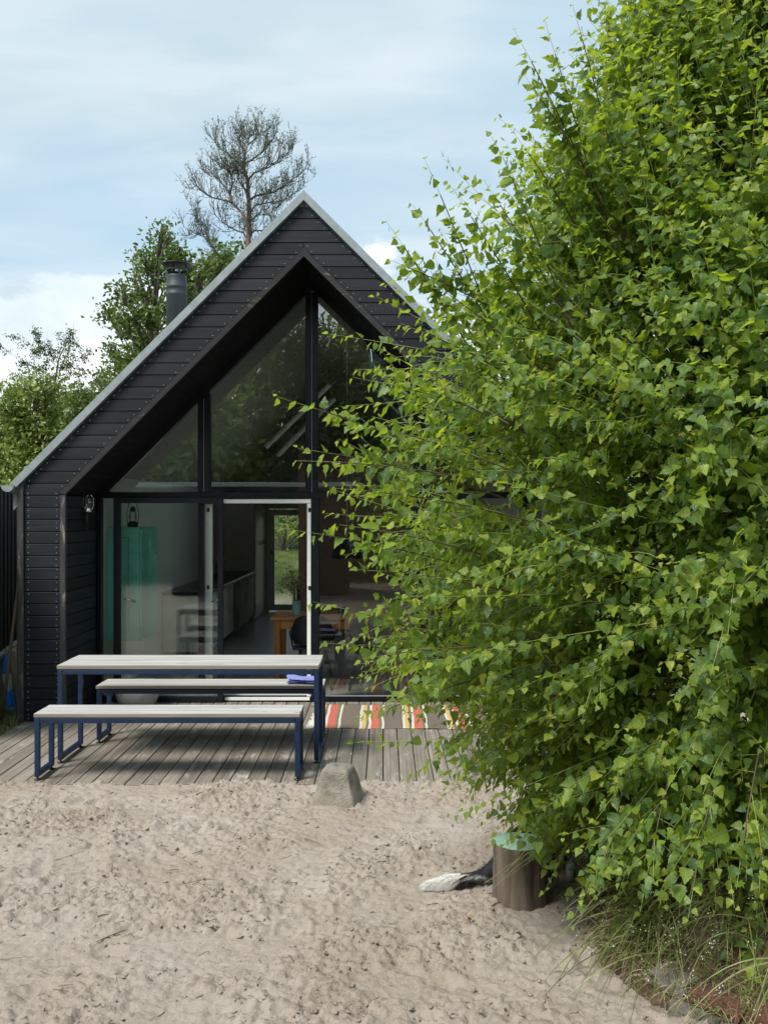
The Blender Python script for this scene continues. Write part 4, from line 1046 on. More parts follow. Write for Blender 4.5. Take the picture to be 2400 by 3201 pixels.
def add_branch(T_, O=None, lift=.15, nt=9, tl=(.22, .48), dens=1., up=None, thick=.007):
    z = T_[2]
    if O is None:
        zo = max(.25, z*.72+.1); d = np.abs(allp[:, 2]-zo)+.25*np.linalg.norm(allp[:, :2]-T_[:2], axis=1); O = allp[np.argmin(d)]
    mid = O*.45+T_*.55+np.array([0, 0, lift])
    bp = bez(O, mid, T_, 12); bp += rng.normal(0, .006, bp.shape); bpaths.append(bp); br0.append(thick)
    outw = T_-np.array([BC[0], BC[1], z]); outw = outw/max(np.linalg.norm(outw), 1e-6)
    upc = np.interp(z, [.1, .9, 1.8, 2.6, 3.3, 4.3], [-.45, -.22, .05, .25, .55, .95]) if up is None else up
    for i in range(nt):
        s_ = rng.uniform(.42, 1.); i0 = s_*11; a = bp[int(i0)] if i0 >= 11 else bp[int(i0)]*(1-i0 % 1)+bp[int(i0)+1]*(i0 % 1)
        if i == 0: a = bp[-1]
        tg = bp[-1]-bp[-4]; tg /= np.linalg.norm(tg)
        d = outw*.75+tg*.55+rng.normal(0, .42 if i else .1, 3)+np.array([0, 0, upc]); d /= np.linalg.norm(d)
        l = rng.uniform(*tl); c = a+d*l*.5+np.array([0, 0, .03]); e = a+d*l+np.array([0, 0, -.08*l/.5 if upc < .5 else .03])+rng.normal(0, .02, 3)
        paths.append(bez(a, c, e, 9)); pr0.append(.0024)
n_front, n_rest = 660, 60
for k in range(n_front+n_rest):
    z = rng.uniform(.25, 5.2) if rng.random() > .22 else rng.uniform(2.6, 5.)
    phi = R(rng.uniform(125, 268)) if k < n_front else R(rng.uniform(-92, 125))
    kk = rng.choice([rng.uniform(.80, .91), rng.uniform(.55, .80)], p=[.68, .32])
    T_ = surf(np.array(z), phi, kk)
    if k < n_front and T_[0] > .70*T_[1] and rng.random() < .5: continue
    add_branch(T_, nt=9)
for k in range(260):          # the dense heart of the crown
    z = rng.uniform(.5, 4.8); T_ = surf(np.array(z), R(rng.uniform(185, 300)), rng.uniform(.25, .72)); add_branch(T_, nt=10, tl=(.25, .5))
for k in range(70):           # and the side towards the right edge
    add_branch(np.array([rng.uniform(1.2, 2.3), rng.uniform(4.1, 5.2), rng.uniform(1.3, 3.1)]), nt=10, tl=(.25, .5))
# long free shoots that stand out from the crown
for px, py, Y, ox, oy, oz in ((865, 1240, 4.05, 1.0, .5, -.35), (932, 1402, 4.1, .9, .4, -.2), (925, 1440, 4.0, .9, .3, -.1), (882, 1652, 4.0, 1.0, .5, -.25), (975, 1880, 4.1, .9, .5, -.35), (1328, 498, 4.3, .45, .4, -.95), (1205, 690, 4.3, .55, .4, -.75),
        (1238, 752, 4.4, .55, .4, -.6), (1608, 96, 4.2, .5, .3, -.8), (1652, 176, 4.3, .45, .3, -.8), (1638, 236, 4.2, .5, .3, -.6), (1590, 395, 4.3, .5, .3, -.6), (1185, 800, 4.3, .8, .4, -.3), (1190, 1165, 4.0, .9, .4, -.35), (1030, 1525, 4.0, .9, .3, -.15),
        (1120, 2255, 4.1, .8, .5, .15), (1230, 2170, 3.9, .7, .4, .2), (1330, 2395, 4.2, .6, .4, .3), (1390, 2470, 4.2, .6, .4, .3), (1105, 1180, 4.1, .8, .3, -.2), (1510, 560, 4.2, .5, .3, -.7), (1560, 470, 4.3, .4, .3, -.8), (1790, 20, 4.1, .3, .3, -.8),
        (1700, 60, 4.2, .35, .3, -.9), (1340, 880, 4.2, .6, .3, -.4), (1010, 2010, 4.2, .85, .4, -.2), (1150, 1330, 4.0, .8, .3, -.25), (1060, 1640, 4.0, .8, .3, -.2), (1100, 1780, 4.0, .8, .3, -.15), (1130, 2060, 4.0, .8, .3, .0), (1540, 2620, 4.4, .5, .3, .5), (1620, 2700, 4.4, .5, .3, .45), (1700, 2790, 4.4, .4, .3, .5),
        (1250, 1010, 4.2, .7, .3, -.3), (1420, 600, 4.3, .5, .3, -.7), (1290, 640, 4.3, .5, .3, -.7), (1870, 2800, 3.9, .2, .3, .45), (2000, 2850, 3.8, .2, .3, .45), (2150, 2870, 3.7, .2, .3, .45), (2300, 2780, 3.6, .2, .3, .45)):
    T_ = np.array(P(px, py, Y)[:]); O = T_+np.array([ox, oy, oz])
    b = bez(O, (O+T_)/2+np.array([0, 0, .05]), T_, 14); paths.append(b[5:]); pr0.append(.0020); bpaths.append(b[:12]); br0.append(.0042)
    for q_ in (.15, .3, .42, .55, .68):
        a = b[int(q_*13)]; d = unit((T_-O)+rng.normal(0, .33, 3)); l = (1-q_)*rng.uniform(.30, .5)+.08
        paths.append(bez(a, a+d*l*.5+np.array([0, 0, .02]), a+d*l, 9)); pr0.append(.0015)
for k in range(190):         # straight young shoots standing out of the surface
    z = rng.uniform(.8, 4.9); a = surf(np.array(z), R(rng.uniform(150, 262)), rng.uniform(.80, .92)); o_ = a-np.array([BC[0], BC[1], z]); o_ /= np.linalg.norm(o_)
    d = unit(o_*np.interp(z, [2.3, 3.5], [.9, .35])+rng.normal(0, .22, 3)+np.array([0, 0, np.interp(z, [.8, 2., 3., 4.], [-.25, .15, .7, 1.3])])); l = rng.uniform(.35, .75)
    paths.append(bez(a-d*.25, a+d*l*.5, a+d*l+rng.normal(0, .03, 3), 9)); pr0.append(.0023)
PT = np.stack([p if len(p) == 9 else np.stack([np.interp(np.linspace(0, 1, 9), np.linspace(0, 1, len(p)), p[:, i]) for i in range(3)], -1) for p in paths])
keep = PT[:, 4, 2] > .03; PT = PT[keep]; pr0 = np.array(pr0)[keep]
V, T = tubes_np(PT[:, [0, 2, 4, 6, 8]], pr0, pr0*.35, 3); tri_mesh('twigs', V, T, 'twig_green', bt, kind='stuff', smooth=True)
V, T = tubes_np(np.stack(bpaths) if len({len(b) for b in bpaths}) == 1 else np.stack([b for b in bpaths if len(b) == 12]), np.array([r_ for r_, b in zip(br0, bpaths) if len(b) == 12]), .0022, 5)
tri_mesh('branches', V, T, 'twig_brown', bt, kind='stuff', smooth=True)
# leaves along every twig
seglen = np.linalg.norm(np.diff(PT, axis=1), axis=2).sum(1)
nl = np.maximum(4, (seglen/.036).astype(int)); own = np.repeat(np.arange(len(PT)), nl)
tpos = np.concatenate([np.linspace(.10, 1.0, n_)+rng.uniform(-.02, .02, n_) for n_ in nl]); tpos = np.clip(tpos, 0, 1)
ff = tpos*8; i0 = np.minimum(ff.astype(int), 7); fr = (ff-i0)[:, None]
pos = PT[own, i0]*(1-fr)+PT[own, i0+1]*fr; tan = unit(PT[own, i0+1]-PT[own, i0])
N_ = len(pos); par_ = np.concatenate([np.arange(n_) % 2 for n_ in nl])*2-1
cen = np.stack([np.full(N_, BC[0]), np.full(N_, BC[1]), pos[:, 2]-.4], -1); outw = unit(pos-cen)
side = unit(np.cross(tan, outw+rng.normal(0, .3, (N_, 3))))*par_[:, None]
hang = np.where(rng.random(N_) < .75, rng.uniform(.35, 1.15, N_), rng.uniform(-.4, .3, N_))
hang *= np.interp(pos[:, 2], [2.5, 4.2], [1, .55])
dirs = tan*.45+side*.62+outw*.25+rng.normal(0, .28, (N_, 3)); dirs = unit(dirs); dirs[:, 2] -= hang; dirs = unit(dirs)
nrm = outw*.8+rng.normal(0, .55, (N_, 3)); nrm[:, 2] += .55
size = rng.uniform(.036, .073, N_)*np.interp(tpos, [0, .7, 1.], [1.05, .95, .48]); big = rng.random(N_) < .05; size[big] *= 1.35
pos = pos+dirs*.008+side*.004
rnd = np.clip(.20+.42*tpos**2+rng.normal(0, .20, N_), 0, 1); rnd[rng.random(N_) < .015] = 1.
ok = (pos[:, 2] > .06) & ~((np.hypot(pos[:, 0]-.695, pos[:, 1]-5.06) < .20) & (pos[:, 2] < .32)) & (np.linalg.norm(pos-np.array([0, 0, CAMZ]), axis=1) > 2.3)
# keep the near side clear: nothing closer than the crown front
ok &= ~((pos[:, 0] < .150*pos[:, 1]) & (pos[:, 1] < 5.3) & (pos[:, 2] < .50))
rim = radius(pos[:, 2]); q_ = np.hypot(pos[:, 0]-BC[0], (pos[:, 1]-BC[1])/.70)/rim
pos, dirs, nrm, size, rnd, q_ = (a[ok] for a in (pos, dirs, nrm, size, rnd, q_)); N_ = len(pos)
pass
far_ = (q_ < .66) | (pos[:, 1] > 5.2) | (pos[:, 0] > .52*pos[:, 1]); V, T, lu = leaf_arrays('diamond', pos[far_], dirs[far_], nrm[far_], size[far_]*1.3, .35, .30)
tri_mesh('inner_foliage', V, T, 'birch_leaf', bt, np.repeat(rnd[far_], 4), lu, kind='stuff')
pos, dirs, nrm, size, rnd = (a[~far_] for a in (pos, dirs, nrm, size, rnd)); N_ = len(pos)
V, T, lu = leaf_arrays('birch', pos, dirs, nrm, size, .35, .30)
K = 21; TPL = len(T)//N_
px_ = pos[:, 0]/pos[:, 1]*F; py_ = (pos[:, 2]-CAMZ)/pos[:, 1]*F
inv = (px_ < 1190) & (abs(py_) < 1590) & (pos[:, 1] > 0)
score = np.where(inv, size/pos[:, 1], 0); near = np.argsort(-score)[:292]; msk = np.zeros(N_, bool); msk[near] = True
rest = ~msk; vid = np.repeat(rest, K); remap = np.cumsum(vid)-1
tri_mesh('foliage', V[vid], remap[T.reshape(N_, TPL, 3)[rest].reshape(-1, 3)], 'birch_leaf', bt, np.repeat(rnd, K)[vid], lu[vid], kind='stuff')
for i in near:
    tri_mesh('leaf', V[i*K:(i+1)*K], T.reshape(N_, TPL, 3)[i]-i*K, 'birch_leaf', bt, np.full(K, rnd[i]), lu[i*K:(i+1)*K])

# ================================================================== BANK: bricks, grasses, weeds
be = thing('brick_edging', 'crumbling old brick and stone edging at the foot of the planted bank', 'edging', (1.3, 3.8, -.03))
a0 = Vector((1.15, 4.00, 0)); a1 = Vector((1.76, 3.28, 0)); dr_ = (a1-a0).normalized(); ang = math.atan2(dr_.y, dr_.x); rbk = random.Random(2)
def brick(c, l, w_, h, rz, tilt, m, nm='brick'):
    bm = bmesh.new(); bmesh.ops.create_cube(bm, size=1); bmesh.ops.subdivide_edges(bm, edges=bm.edges[:], cuts=2, use_grid_fill=True)
    for q_ in bm.verts:
        k = Vector((abs(q_.co.x), abs(q_.co.y), abs(q_.co.z))); cn = sum(x_ > .49 for x_ in k)
        q_.co = Vector((q_.co.x*l, q_.co.y*w_, q_.co.z*h))*(1-.03*max(0, cn-1))+Vector([rbk.uniform(-.0035, .0035) for _ in range(3)])
    bm.transform(Matrix.Translation(c-be.org) @ Matrix.Rotation(rz, 4, 'Z') @ Matrix.Rotation(tilt, 4, 'X') @ Matrix.Rotation(rbk.uniform(-.05, .05), 4, 'Y'))
    me = bpy.data.meshes.new(nm); bm.to_mesh(me); bm.free(); me.materials.append(M[m]); o = bpy.data.objects.new(nm, me); C.objects.link(o); o.parent = be.o
for course in range(2):
    s_ = .0-.11*(course % 2)+.02
    while s_ < .98:
        l = rbk.uniform(.19, .24) if rbk.random() > .3 else rbk.uniform(.12, .17)
        c = a0+dr_*(s_+l/2)+Vector((-.02*course+.025*course, .03*course, 0))+Vector((dr_.y*-.02*course, 0, 0)); c.z = .000+.066*course+rbk.uniform(-.006, .006)
        st_ = course == 0 and rbk.random() < .6 or s_ < .08
        brick(c, l-.012, .115, .060, ang+rbk.uniform(-.10, .10), rbk.uniform(-.14, .05), 'grey_stone' if st_ else 'old_brick', 'stone' if st_ else 'brick'); s_ += l+rbk.uniform(0, .02)

def blades(name, roots, dirs, lens, wid, m, parent, droop=.5, kind='stuff', S=8):
    n = len(roots); t = np.linspace(0, 1, S)[None, :, None]; d = unit(dirs)
    pth = roots[:, None, :]+d[:, None, :]*lens[:, None, None]*t; pth[..., 2] -= (droop*lens[:, None])*(t[..., 0]**2)
    tan = unit(np.gradient(pth, axis=1)); sd_ = unit(np.cross(tan, unit(rng.normal(size=(n, 1, 3))+np.array([0, -1.2, .6]))))
    wd = wid[:, None, None]*(1-t**2.2)*.5+.0003
    V = np.stack([pth-sd_*wd, pth+sd_*wd], 2).reshape(-1, 3)
    idx = np.arange(n*S*2).reshape(n, S, 2); q = np.stack([idx[:, :-1, 0], idx[:, :-1, 1], idx[:, 1:, 1], idx[:, 1:, 0]], -1).reshape(-1, 4)
    return tri_mesh(name, V, q, m, parent, np.repeat(rng.random(n), S*2), None, kind=kind)
def scatter_bank(n, dmin=.02, dmax=.9, y0=3.1, y1=5.0):
    y = rng.uniform(y0, y1, n); d = dmin+(dmax-dmin)*rng.random(n)**1.3; x = edge_x(y)+d; return np.stack([x, y, bank_h(x, y)-.01], -1)
n = 2900; r0 = scatter_bank(n)
d = np.stack([rng.normal(-.30, .45, n), rng.normal(-.30, .4, n), rng.uniform(.35, 1.1, n)], -1)
o = blades('bank_grass', r0, d, rng.uniform(.08, .26, n), rng.uniform(.002, .004, n), 'dry_grass', None, .75); props(o, 'dry tangled grass and weeds hanging over the bank under the birch', 'grass')
n = 230; cl = np.array([[1.20, 4.28], [1.32, 4.45], [1.50, 4.1], [1.20, 4.5], [1.62, 3.8]])[rng.integers(0, 5, n)]+rng.normal(0, .05, (n, 2))
r0 = np.stack([cl[:, 0], cl[:, 1], bank_h(cl[:, 0], cl[:, 1])], -1); d = np.stack([rng.normal(-.42, .38, n), rng.normal(-.42, .35, n), rng.uniform(.35, 1.0, n)], -1)
o = blades('long_grass', r0, d, rng.uniform(.32, .80, n), rng.uniform(.003, .0065, n), 'grass_blade', None, .82, S=12); props(o, 'long green arching grass blades drooping from the bank towards the sand', 'grass')
# weeds: fine stems with small leaves and pale seed heads
n = 420; r0 = scatter_bank(n, .0, .7); d = np.stack([rng.normal(-.2, .4, n), rng.normal(-.3, .35, n), rng.uniform(.5, 1.1, n)], -1); l = rng.uniform(.10, .28, n)
wd_ = thing('weeds', 'low weeds with small leaves and pale seed heads on the earth bank', 'weeds', (1.3, 4.0, .1), kind='stuff')
blades('weed_stems', r0, d, l, np.full(n, .0022), 'dry_grass', wd_, .25)
tt_ = rng.uniform(.3, 1, (n, 12)); pp = (r0[:, None, :]+unit(d)[:, None, :]*l[:, None, None]*tt_[..., None]).reshape(-1, 3)+rng.normal(0, .008, (n*12, 3)); m_ = len(pp)
V, T, lu = leaf_arrays('plain', pp, rng.normal(size=(m_, 3)), rng.normal(size=(m_, 3))+np.array([0, -.4, .8]), rng.uniform(.008, .022, m_)); tri_mesh('weed_leaves', V, T, 'grass_blade', wd_, np.repeat(rng.random(m_)*.7, 7), kind='stuff')
hp = (r0+unit(d)*l[:, None]); hp = np.repeat(hp[::2], 9, 0)+rng.normal(0, .010, (len(hp[::2])*9, 3)); m_ = len(hp)
V, T, lu = leaf_arrays('diamond', hp, rng.normal(size=(m_, 3)), rng.normal(size=(m_, 3)), rng.uniform(.005, .010, m_)); tri_mesh('seed_heads', V, T, 'cream_cloth', wd_, kind='stuff')
n = 60; yy = rng.uniform(3.6, 6.9, n); xx = rng.uniform(-1.0, .95, n)
# grass at the left of the deck
n = 1500; r0 = np.stack([-3.42-rng.random(n)**1.2*.65, rng.uniform(8.3, 10.6, n), np.full(n, -.06)], -1); d = np.stack([rng.normal(.0, .35, n), rng.normal(-.1, .3, n), np.ones(n)], -1)
r0[:, 0] = np.minimum(r0[:, 0], -3.40)
o = blades('yard_grass', r0, d, rng.uniform(.08, .26, n), rng.uniform(.004, .008, n), 'grass_blade', None, .3); props(o, 'green grass growing beside the left edge of the deck', 'grass')

# ================================================================== LEFT SIDE: boundary fence and stored things
fn = thing('boundary_fence', 'tall black vertical board fence on a grey concrete base left of the house', 'fence', (-4.3, 11, 0))
def fx(y): return -4.26-.2*(y-11)
yy = 8.2; k = 0
while yy < 15.5:
    yb = yy+.117; off = .012 if k % 2 else 0
    v = [(fx(yy)+off, yy, .36), (fx(yb)+off, yb, .36), (fx(yb)+off-.022, yb, .36), (fx(yy)+off-.022, yy, .36)]; zt = 2.245
    v += [(a, b, zt) for a, b, c in v]
    fixn(mk('board', v, [(0, 1, 2, 3), (4, 5, 6, 7), (0, 1, 5, 4), (1, 2, 6, 5), (2, 3, 7, 6), (3, 0, 4, 7)], 'black_boards_z', fn)); yy += .122; k += 1
for nm, xo, za, zb, m_ in (('base_wall', .035, -.12, .375, 'concrete_base'), ('base_cap', .075, .376, .415, 'bowl_grey')):
    v = [(fx(8.2)+xo, 8.2, za), (fx(15.5)+xo, 15.5, za), (fx(15.5)-.10, 15.5, za), (fx(8.2)-.10, 8.2, za)]; v += [(a, b, zb) for a, b, c in v]
    fixn(mk(nm, v, [(0, 1, 2, 3), (4, 5, 6, 7), (0, 1, 5, 4), (1, 2, 6, 5), (2, 3, 7, 6), (3, 0, 4, 7)], m_, fn))
po = MB().tube([P(6, 2262, 9.45), P(30, 2060, 9.42), P(70, 1740, 9.38)], [.017, .017, .015], 10).done('wooden_pole', 'pole_wood', None, True); props(po, 'thin wooden pole leaning against the left corner post of the house', 'pole')
def cloth(name, label, cat, rings, m_, amp=.012, n=36, mats=None, sel=None):
    """rings: (x, y, z, rx, ry) loft with folds"""
    v = []; f = []; fmi = []; K_ = len(rings); fine = []
    tt = np.linspace(0, K_-1, 30); A = np.array(rings)
    for q_ in tt: fine.append([np.interp(q_, range(K_), A[:, i]) for i in range(5)])
    for j, (x_, y_, z_, rx, ry) in enumerate(fine):
        for i in range(n):
            a = 2*math.pi*i/n; w_ = 1+amp/max(rx, .01)*(math.sin(5*a+j*.12)+.6*math.sin(9*a-j*.2+1)+.4*math.sin(2*a+j*.5))*min(1, rx*18)
            v.append((x_+rx*w_*math.cos(a), y_+ry*w_*math.sin(a), z_+.006*math.sin(3*a+j)))
    for j in range(len(fine)-1):
        for i in range(n): i2 = (i+1) % n; f.append((j*n+i, j*n+i2, (j+1)*n+i2, (j+1)*n+i)); fmi.append(sel(j) if sel else 0)
    f += [tuple(range(n)), tuple((len(fine)-1)*n+i for i in range(n))]; fmi += [0, 0]
    o = mk(name, v, f, m_, None, True, mats=mats, fm=fmi if mats else None); props(o, label, cat); return fixn(o)
def Q(px, py, Y, w_, dpt): a = P(px, py, Y); return (a.x, a.y, a.z, w_/2*Y/F, dpt)
cloth('parasol', 'folded blue and white beach parasol standing behind the leaning pole', 'parasol',
      [Q(33, 2275, 9.9, 22, .03), Q(33, 2235, 9.9, 26, .035), Q(32, 2205, 9.9, 36, .04), Q(30, 2160, 9.9, 20, .035), Q(24, 2120, 9.9, 26, .035), Q(21, 2100, 9.9, 22, .03), Q(21, 2045, 9.9, 4, .01)], None, .006,
      mats=['blue_cloth', 'cream_cloth'], sel=lambda j: 1 if (11 <= j <= 12 or 15 <= j <= 22) and not j < 11 and (j <= 10 or j >= 15) or j == 8 else 0)
cloth('canvas_sack', 'khaki canvas sack hanging beside the left corner post', 'sack',
      [Q(54, 2268, 10.15, 40, .06), Q(52, 2225, 10.15, 44, .07), Q(54, 2185, 10.15, 34, .06), Q(50, 2150, 10.15, 48, .08), Q(47, 2090, 10.15, 46, .08), Q(46, 2034, 10.15, 44, .07), Q(46, 2028, 10.15, 40, .05)], 'khaki_cloth', .012)
# red plastic tray behind the post
rp = thing('plastic_sled', 'red plastic sled with pale rim, half hidden behind the left corner post', 'sled', tuple(P(66, 2032, 9.7)))
A = [P(51, 2016, 9.75), P(62, 2003, 9.75), P(92, 2000, 9.78), P(92, 2066, 9.78), P(64, 2060, 9.75), P(52, 2050, 9.75)]
k = len(A); cen_ = sum(A, Vector())/k
v = [a for a in A]+[a*.8+cen_*.2+Vector((0, .05, 0)) for a in A]+[cen_+Vector((0, .05, 0))]
mk('tray', v, [(i, (i+1) % k, (i+1) % k+k, i+k) for i in range(k)]+[(k+i, k+(i+1) % k, 2*k) for i in range(k)], 'red_plastic', rp)
MB().tube(A+[A[0]], .006, 8).done('rim', 'pink_rim', rp, True)

# ================================================================== BACKGROUND TREES
def leafy_tree(label, base, blobs, nleaf, size, m_, bark, kind='plain', trunk_r=.12, limb=.035, cat='tree', name='tree', group=None, shell=.55, parentless=False, upright=0., base_z=None, limbs=True):
    base = Vector(base); t = thing(name, label, cat, base, group)
    bl = [(np.array(c[:]) if hasattr(c, 'x') else np.array(c), r_) for c, r_ in blobs]
    cz = sum(b[0] for b in bl)/len(bl); tops = sorted(bl, key=lambda b: b[0][2])
    mid = np.array([base.x*.5+cz[0]*.5, base.y*.5+cz[1]*.5, (base.z+cz[2])/2]); topm = np.array(tops[-1][0])
    MB().tube([base, Vector(mid), Vector(cz), Vector(topm)], [trunk_r, trunk_r*.75, trunk_r*.45, trunk_r*.12], 10).done('trunk', bark, t, True)
    if limbs:
        lm = []
        for c, r_ in bl:
            hz = max(base.z+.3, c[2]-1.2*np.linalg.norm(c[:2]-cz[:2])-.2); hz = min(hz, c[2]); q_ = (hz-base.z)/max(cz[2]-base.z, .01)
            org = np.array([base.x, base.y, 0])*(1-min(q_, 1))+np.array([cz[0], cz[1], 0])*min(q_, 1); org[2] = hz
            lm.append(bez(org, (org+c)/2+np.array([0, 0, -.12]), c, 8))
            for _ in range(5): e = c+rng.normal(0, .55, 3)*r_; lm.append(bez(c*.7+org*.3, c*.6+e*.4+rng.normal(0, .05, 3), e, 8))
        V, T = tubes_np(np.stack(lm), limb, limb*.15, 5); tri_mesh('limbs', V, T, bark, t, kind='stuff', smooth=True)
    vol = np.array([np.mean(r_)**2 for _, r_ in bl]); cnt = (vol/vol.sum()*nleaf).astype(int); pos = []; out = []
    for (c, r_), n_ in zip(bl, cnt):
        if n_ < 1: continue
        ncl = max(3, n_//16); d = unit(rng.normal(size=(ncl, 3))); rad = rng.uniform(shell, 1.05, ncl)[:, None]*(1+.18*rng.normal(size=(ncl, 1)))
        cc = c+d*rad*np.asarray(r_); pick = rng.integers(0, ncl, n_)
        pos.append(cc[pick]+rng.normal(0, size*1.3, (n_, 3))); out.append(d[pick])
    pos = np.concatenate(pos); out = np.concatenate(out); n_ = len(pos)
    nr = out+rng.normal(0, .7, (n_, 3)); nr[:, 2] += .5; dd = out*.4+rng.normal(0, .7, (n_, 3)); dd[:, 2] += upright
    V, T, lu = leaf_arrays(kind, pos, dd, nr, rng.uniform(.7, 1.3, n_)*size)
    tri_mesh('crown', V, T, m_, t, np.repeat(np.clip(rng.normal(.5, .22, n_), 0, 1), len(V)//n_), kind='stuff')
    return t
def B(px, py, Y, r, dy=0): return (P(px, py, Y+dy), (r*Y/F, r*Y/F*1.1, r*Y/F*.85))
Yo = 21
oak = [(512, 706, 16), (500, 725, 20), (535, 735, 12), (515, 765, 24), (500, 795, 24), (455, 805, 26), (540, 800, 34), (560, 790, 24), (590, 835, 36), (470, 830, 34), (430, 835, 18), (420, 870, 22), (500, 860, 42), (640, 850, 36), (700, 800, 30), (735, 790, 20), (680, 850, 44), (720, 850, 40), (600, 880, 45), (560, 900, 40),
       (375, 915, 26), (400, 930, 26), (450, 920, 42), (350, 985, 26), (335, 975, 16), (385, 1000, 30), (420, 985, 34), (470, 990, 44), (620, 920, 36), (590, 955, 36), (440, 1050, 40), (480, 1060, 50), (400, 1035, 18), (350, 1110, 26), (345, 1085, 16), (370, 1130, 30), (410, 1120, 36), (460, 1120, 50), (360, 1160, 22), (390, 1160, 20), (320, 1190, 18), (330, 1205, 20), (300, 1180, 10),
       (430, 1190, 44), (380, 1230, 34), (310, 1225, 14), (540, 980, 50), (640, 1000, 60), (500, 1180, 80), (560, 1100, 80), (650, 960, 50)]
leafy_tree('dark green broadleaf tree rising behind the round metal chimney', P(520, 1640, Yo), [B(a, b, Yo, r_*.72, random.uniform(-1.2, 1.2)) for a, b, r_ in oak], 12000, .10, 'oak_leaf', 'bark_dark', 'plain', .16, .035, shell=.30)
Yw = 19
wil = [(20, 1260, 50), (60, 1240, 50), (110, 1220, 46), (150, 1215, 44), (100, 1290, 80), (190, 1260, 50), (220, 1300, 50), (30, 1360, 90), (130, 1380, 100), (230, 1370, 80), (60, 1470, 110), (180, 1470, 100), (280, 1400, 60), (0, 1500, 80), (120, 1540, 110), (-80, 1330, 90), (-100, 1450, 110), (250, 1500, 80), (300, 1480, 60), (80, 1640, 140), (220, 1620, 120)]
leafy_tree('dense light green willow like tree behind the fence at the left edge', P(90, 1620, Yw), [B(a, b, Yw, r_, random.uniform(-.8, .8)) for a, b, r_ in wil], 26000, .088, 'willow_leaf', 'bark_dark', 'plain', .14, .03, shell=.6, upright=-.4)
gr_ = [(255, 1225, 24), (290, 1240, 30), (240, 1260, 30), (300, 1270, 34), (270, 1290, 44), (310, 1300, 40), (230, 1310, 34), (290, 1340, 50), (350, 1280, 40), (360, 1330, 60), (330, 1190, 16), (322, 1205, 20), (345, 1240, 30), (400, 1260, 60)]
leafy_tree('small dark green tree just left of the sloping roof edge', P(300, 1620, 17.5), [B(a, b, 17.5, r_, random.uniform(-.5, .5)) for a, b, r_ in gr_], 5000, .07, 'oak_leaf', 'bark_dark', 'plain', .08, .02, shell=.4)
# airy young birch over the left trees
Yb_ = 23; tb = thing('young_birch', 'thin airy birch top with sparse leaves against the white cloud at left', 'birch tree', tuple(P(165, 1620, Yb_)))
tr = [P(165, 1620, Yb_), P(170, 1350, Yb_), P(172, 1200, Yb_), P(185, 1120, Yb_), P(228, 1030, Yb_)]
MB().tube(tr, [.07, .05, .03, .018, .006], 6).done('trunk', 'bark_pale', tb, True)
lm = []; ends = []
for a, b, c_, d_ in ((170, 1180, 140, 1055), (170, 1200, 60, 1110), (172, 1220, 50, 1175), (175, 1170, 250, 1090), (175, 1210, 262, 1160), (178, 1240, 268, 1210), (172, 1140, 110, 1080), (180, 1120, 190, 1050), (170, 1260, 80, 1230), (200, 1080, 240, 1065), (172, 1190, 100, 1140), (176, 1180, 225, 1130), (178, 1150, 160, 1090), (175, 1250, 240, 1240), (172, 1240, 110, 1200)):
    o_, e_ = np.array(P(a, b, Yb_)[:]), np.array(P(c_, d_, Yb_)[:])+np.array([0, random.uniform(-1, 1), 0]); m_ = (o_+e_)/2+np.array([0, 0, .08]); p = bez(o_, m_, e_, 8); lm.append(p)
    for k in range(7):
        s_ = p[random.randint(2, 7)]; e2 = s_+unit((e_-o_)+rng.normal(0, .5, 3))*random.uniform(.15, .40)+np.array([0, 0, -.06]); lm.append(bez(s_, (s_+e2)/2+np.array([0, 0, .05]), e2, 8))
LM = np.stack(lm); V, T = tubes_np(LM, .0065, .002, 4); tri_mesh('limbs', V, T, 'twig_brown', tb, kind='stuff')
pk = rng.integers(0, len(LM), 4200); sg = rng.integers(3, 8, 4200); pp = LM[pk, sg]+rng.normal(0, .045, (4200, 3)); dd = rng.normal(0, .5, (4200, 3)); dd[:, 2] -= .8
V, T, lu = leaf_arrays('plain', pp, dd, rng.normal(size=(4200, 3)), rng.uniform(.035, .062, 4200)); tri_mesh('crown', V, T, 'far_birch_leaf', tb, np.repeat(rng.random(4200), 7), kind='stuff')

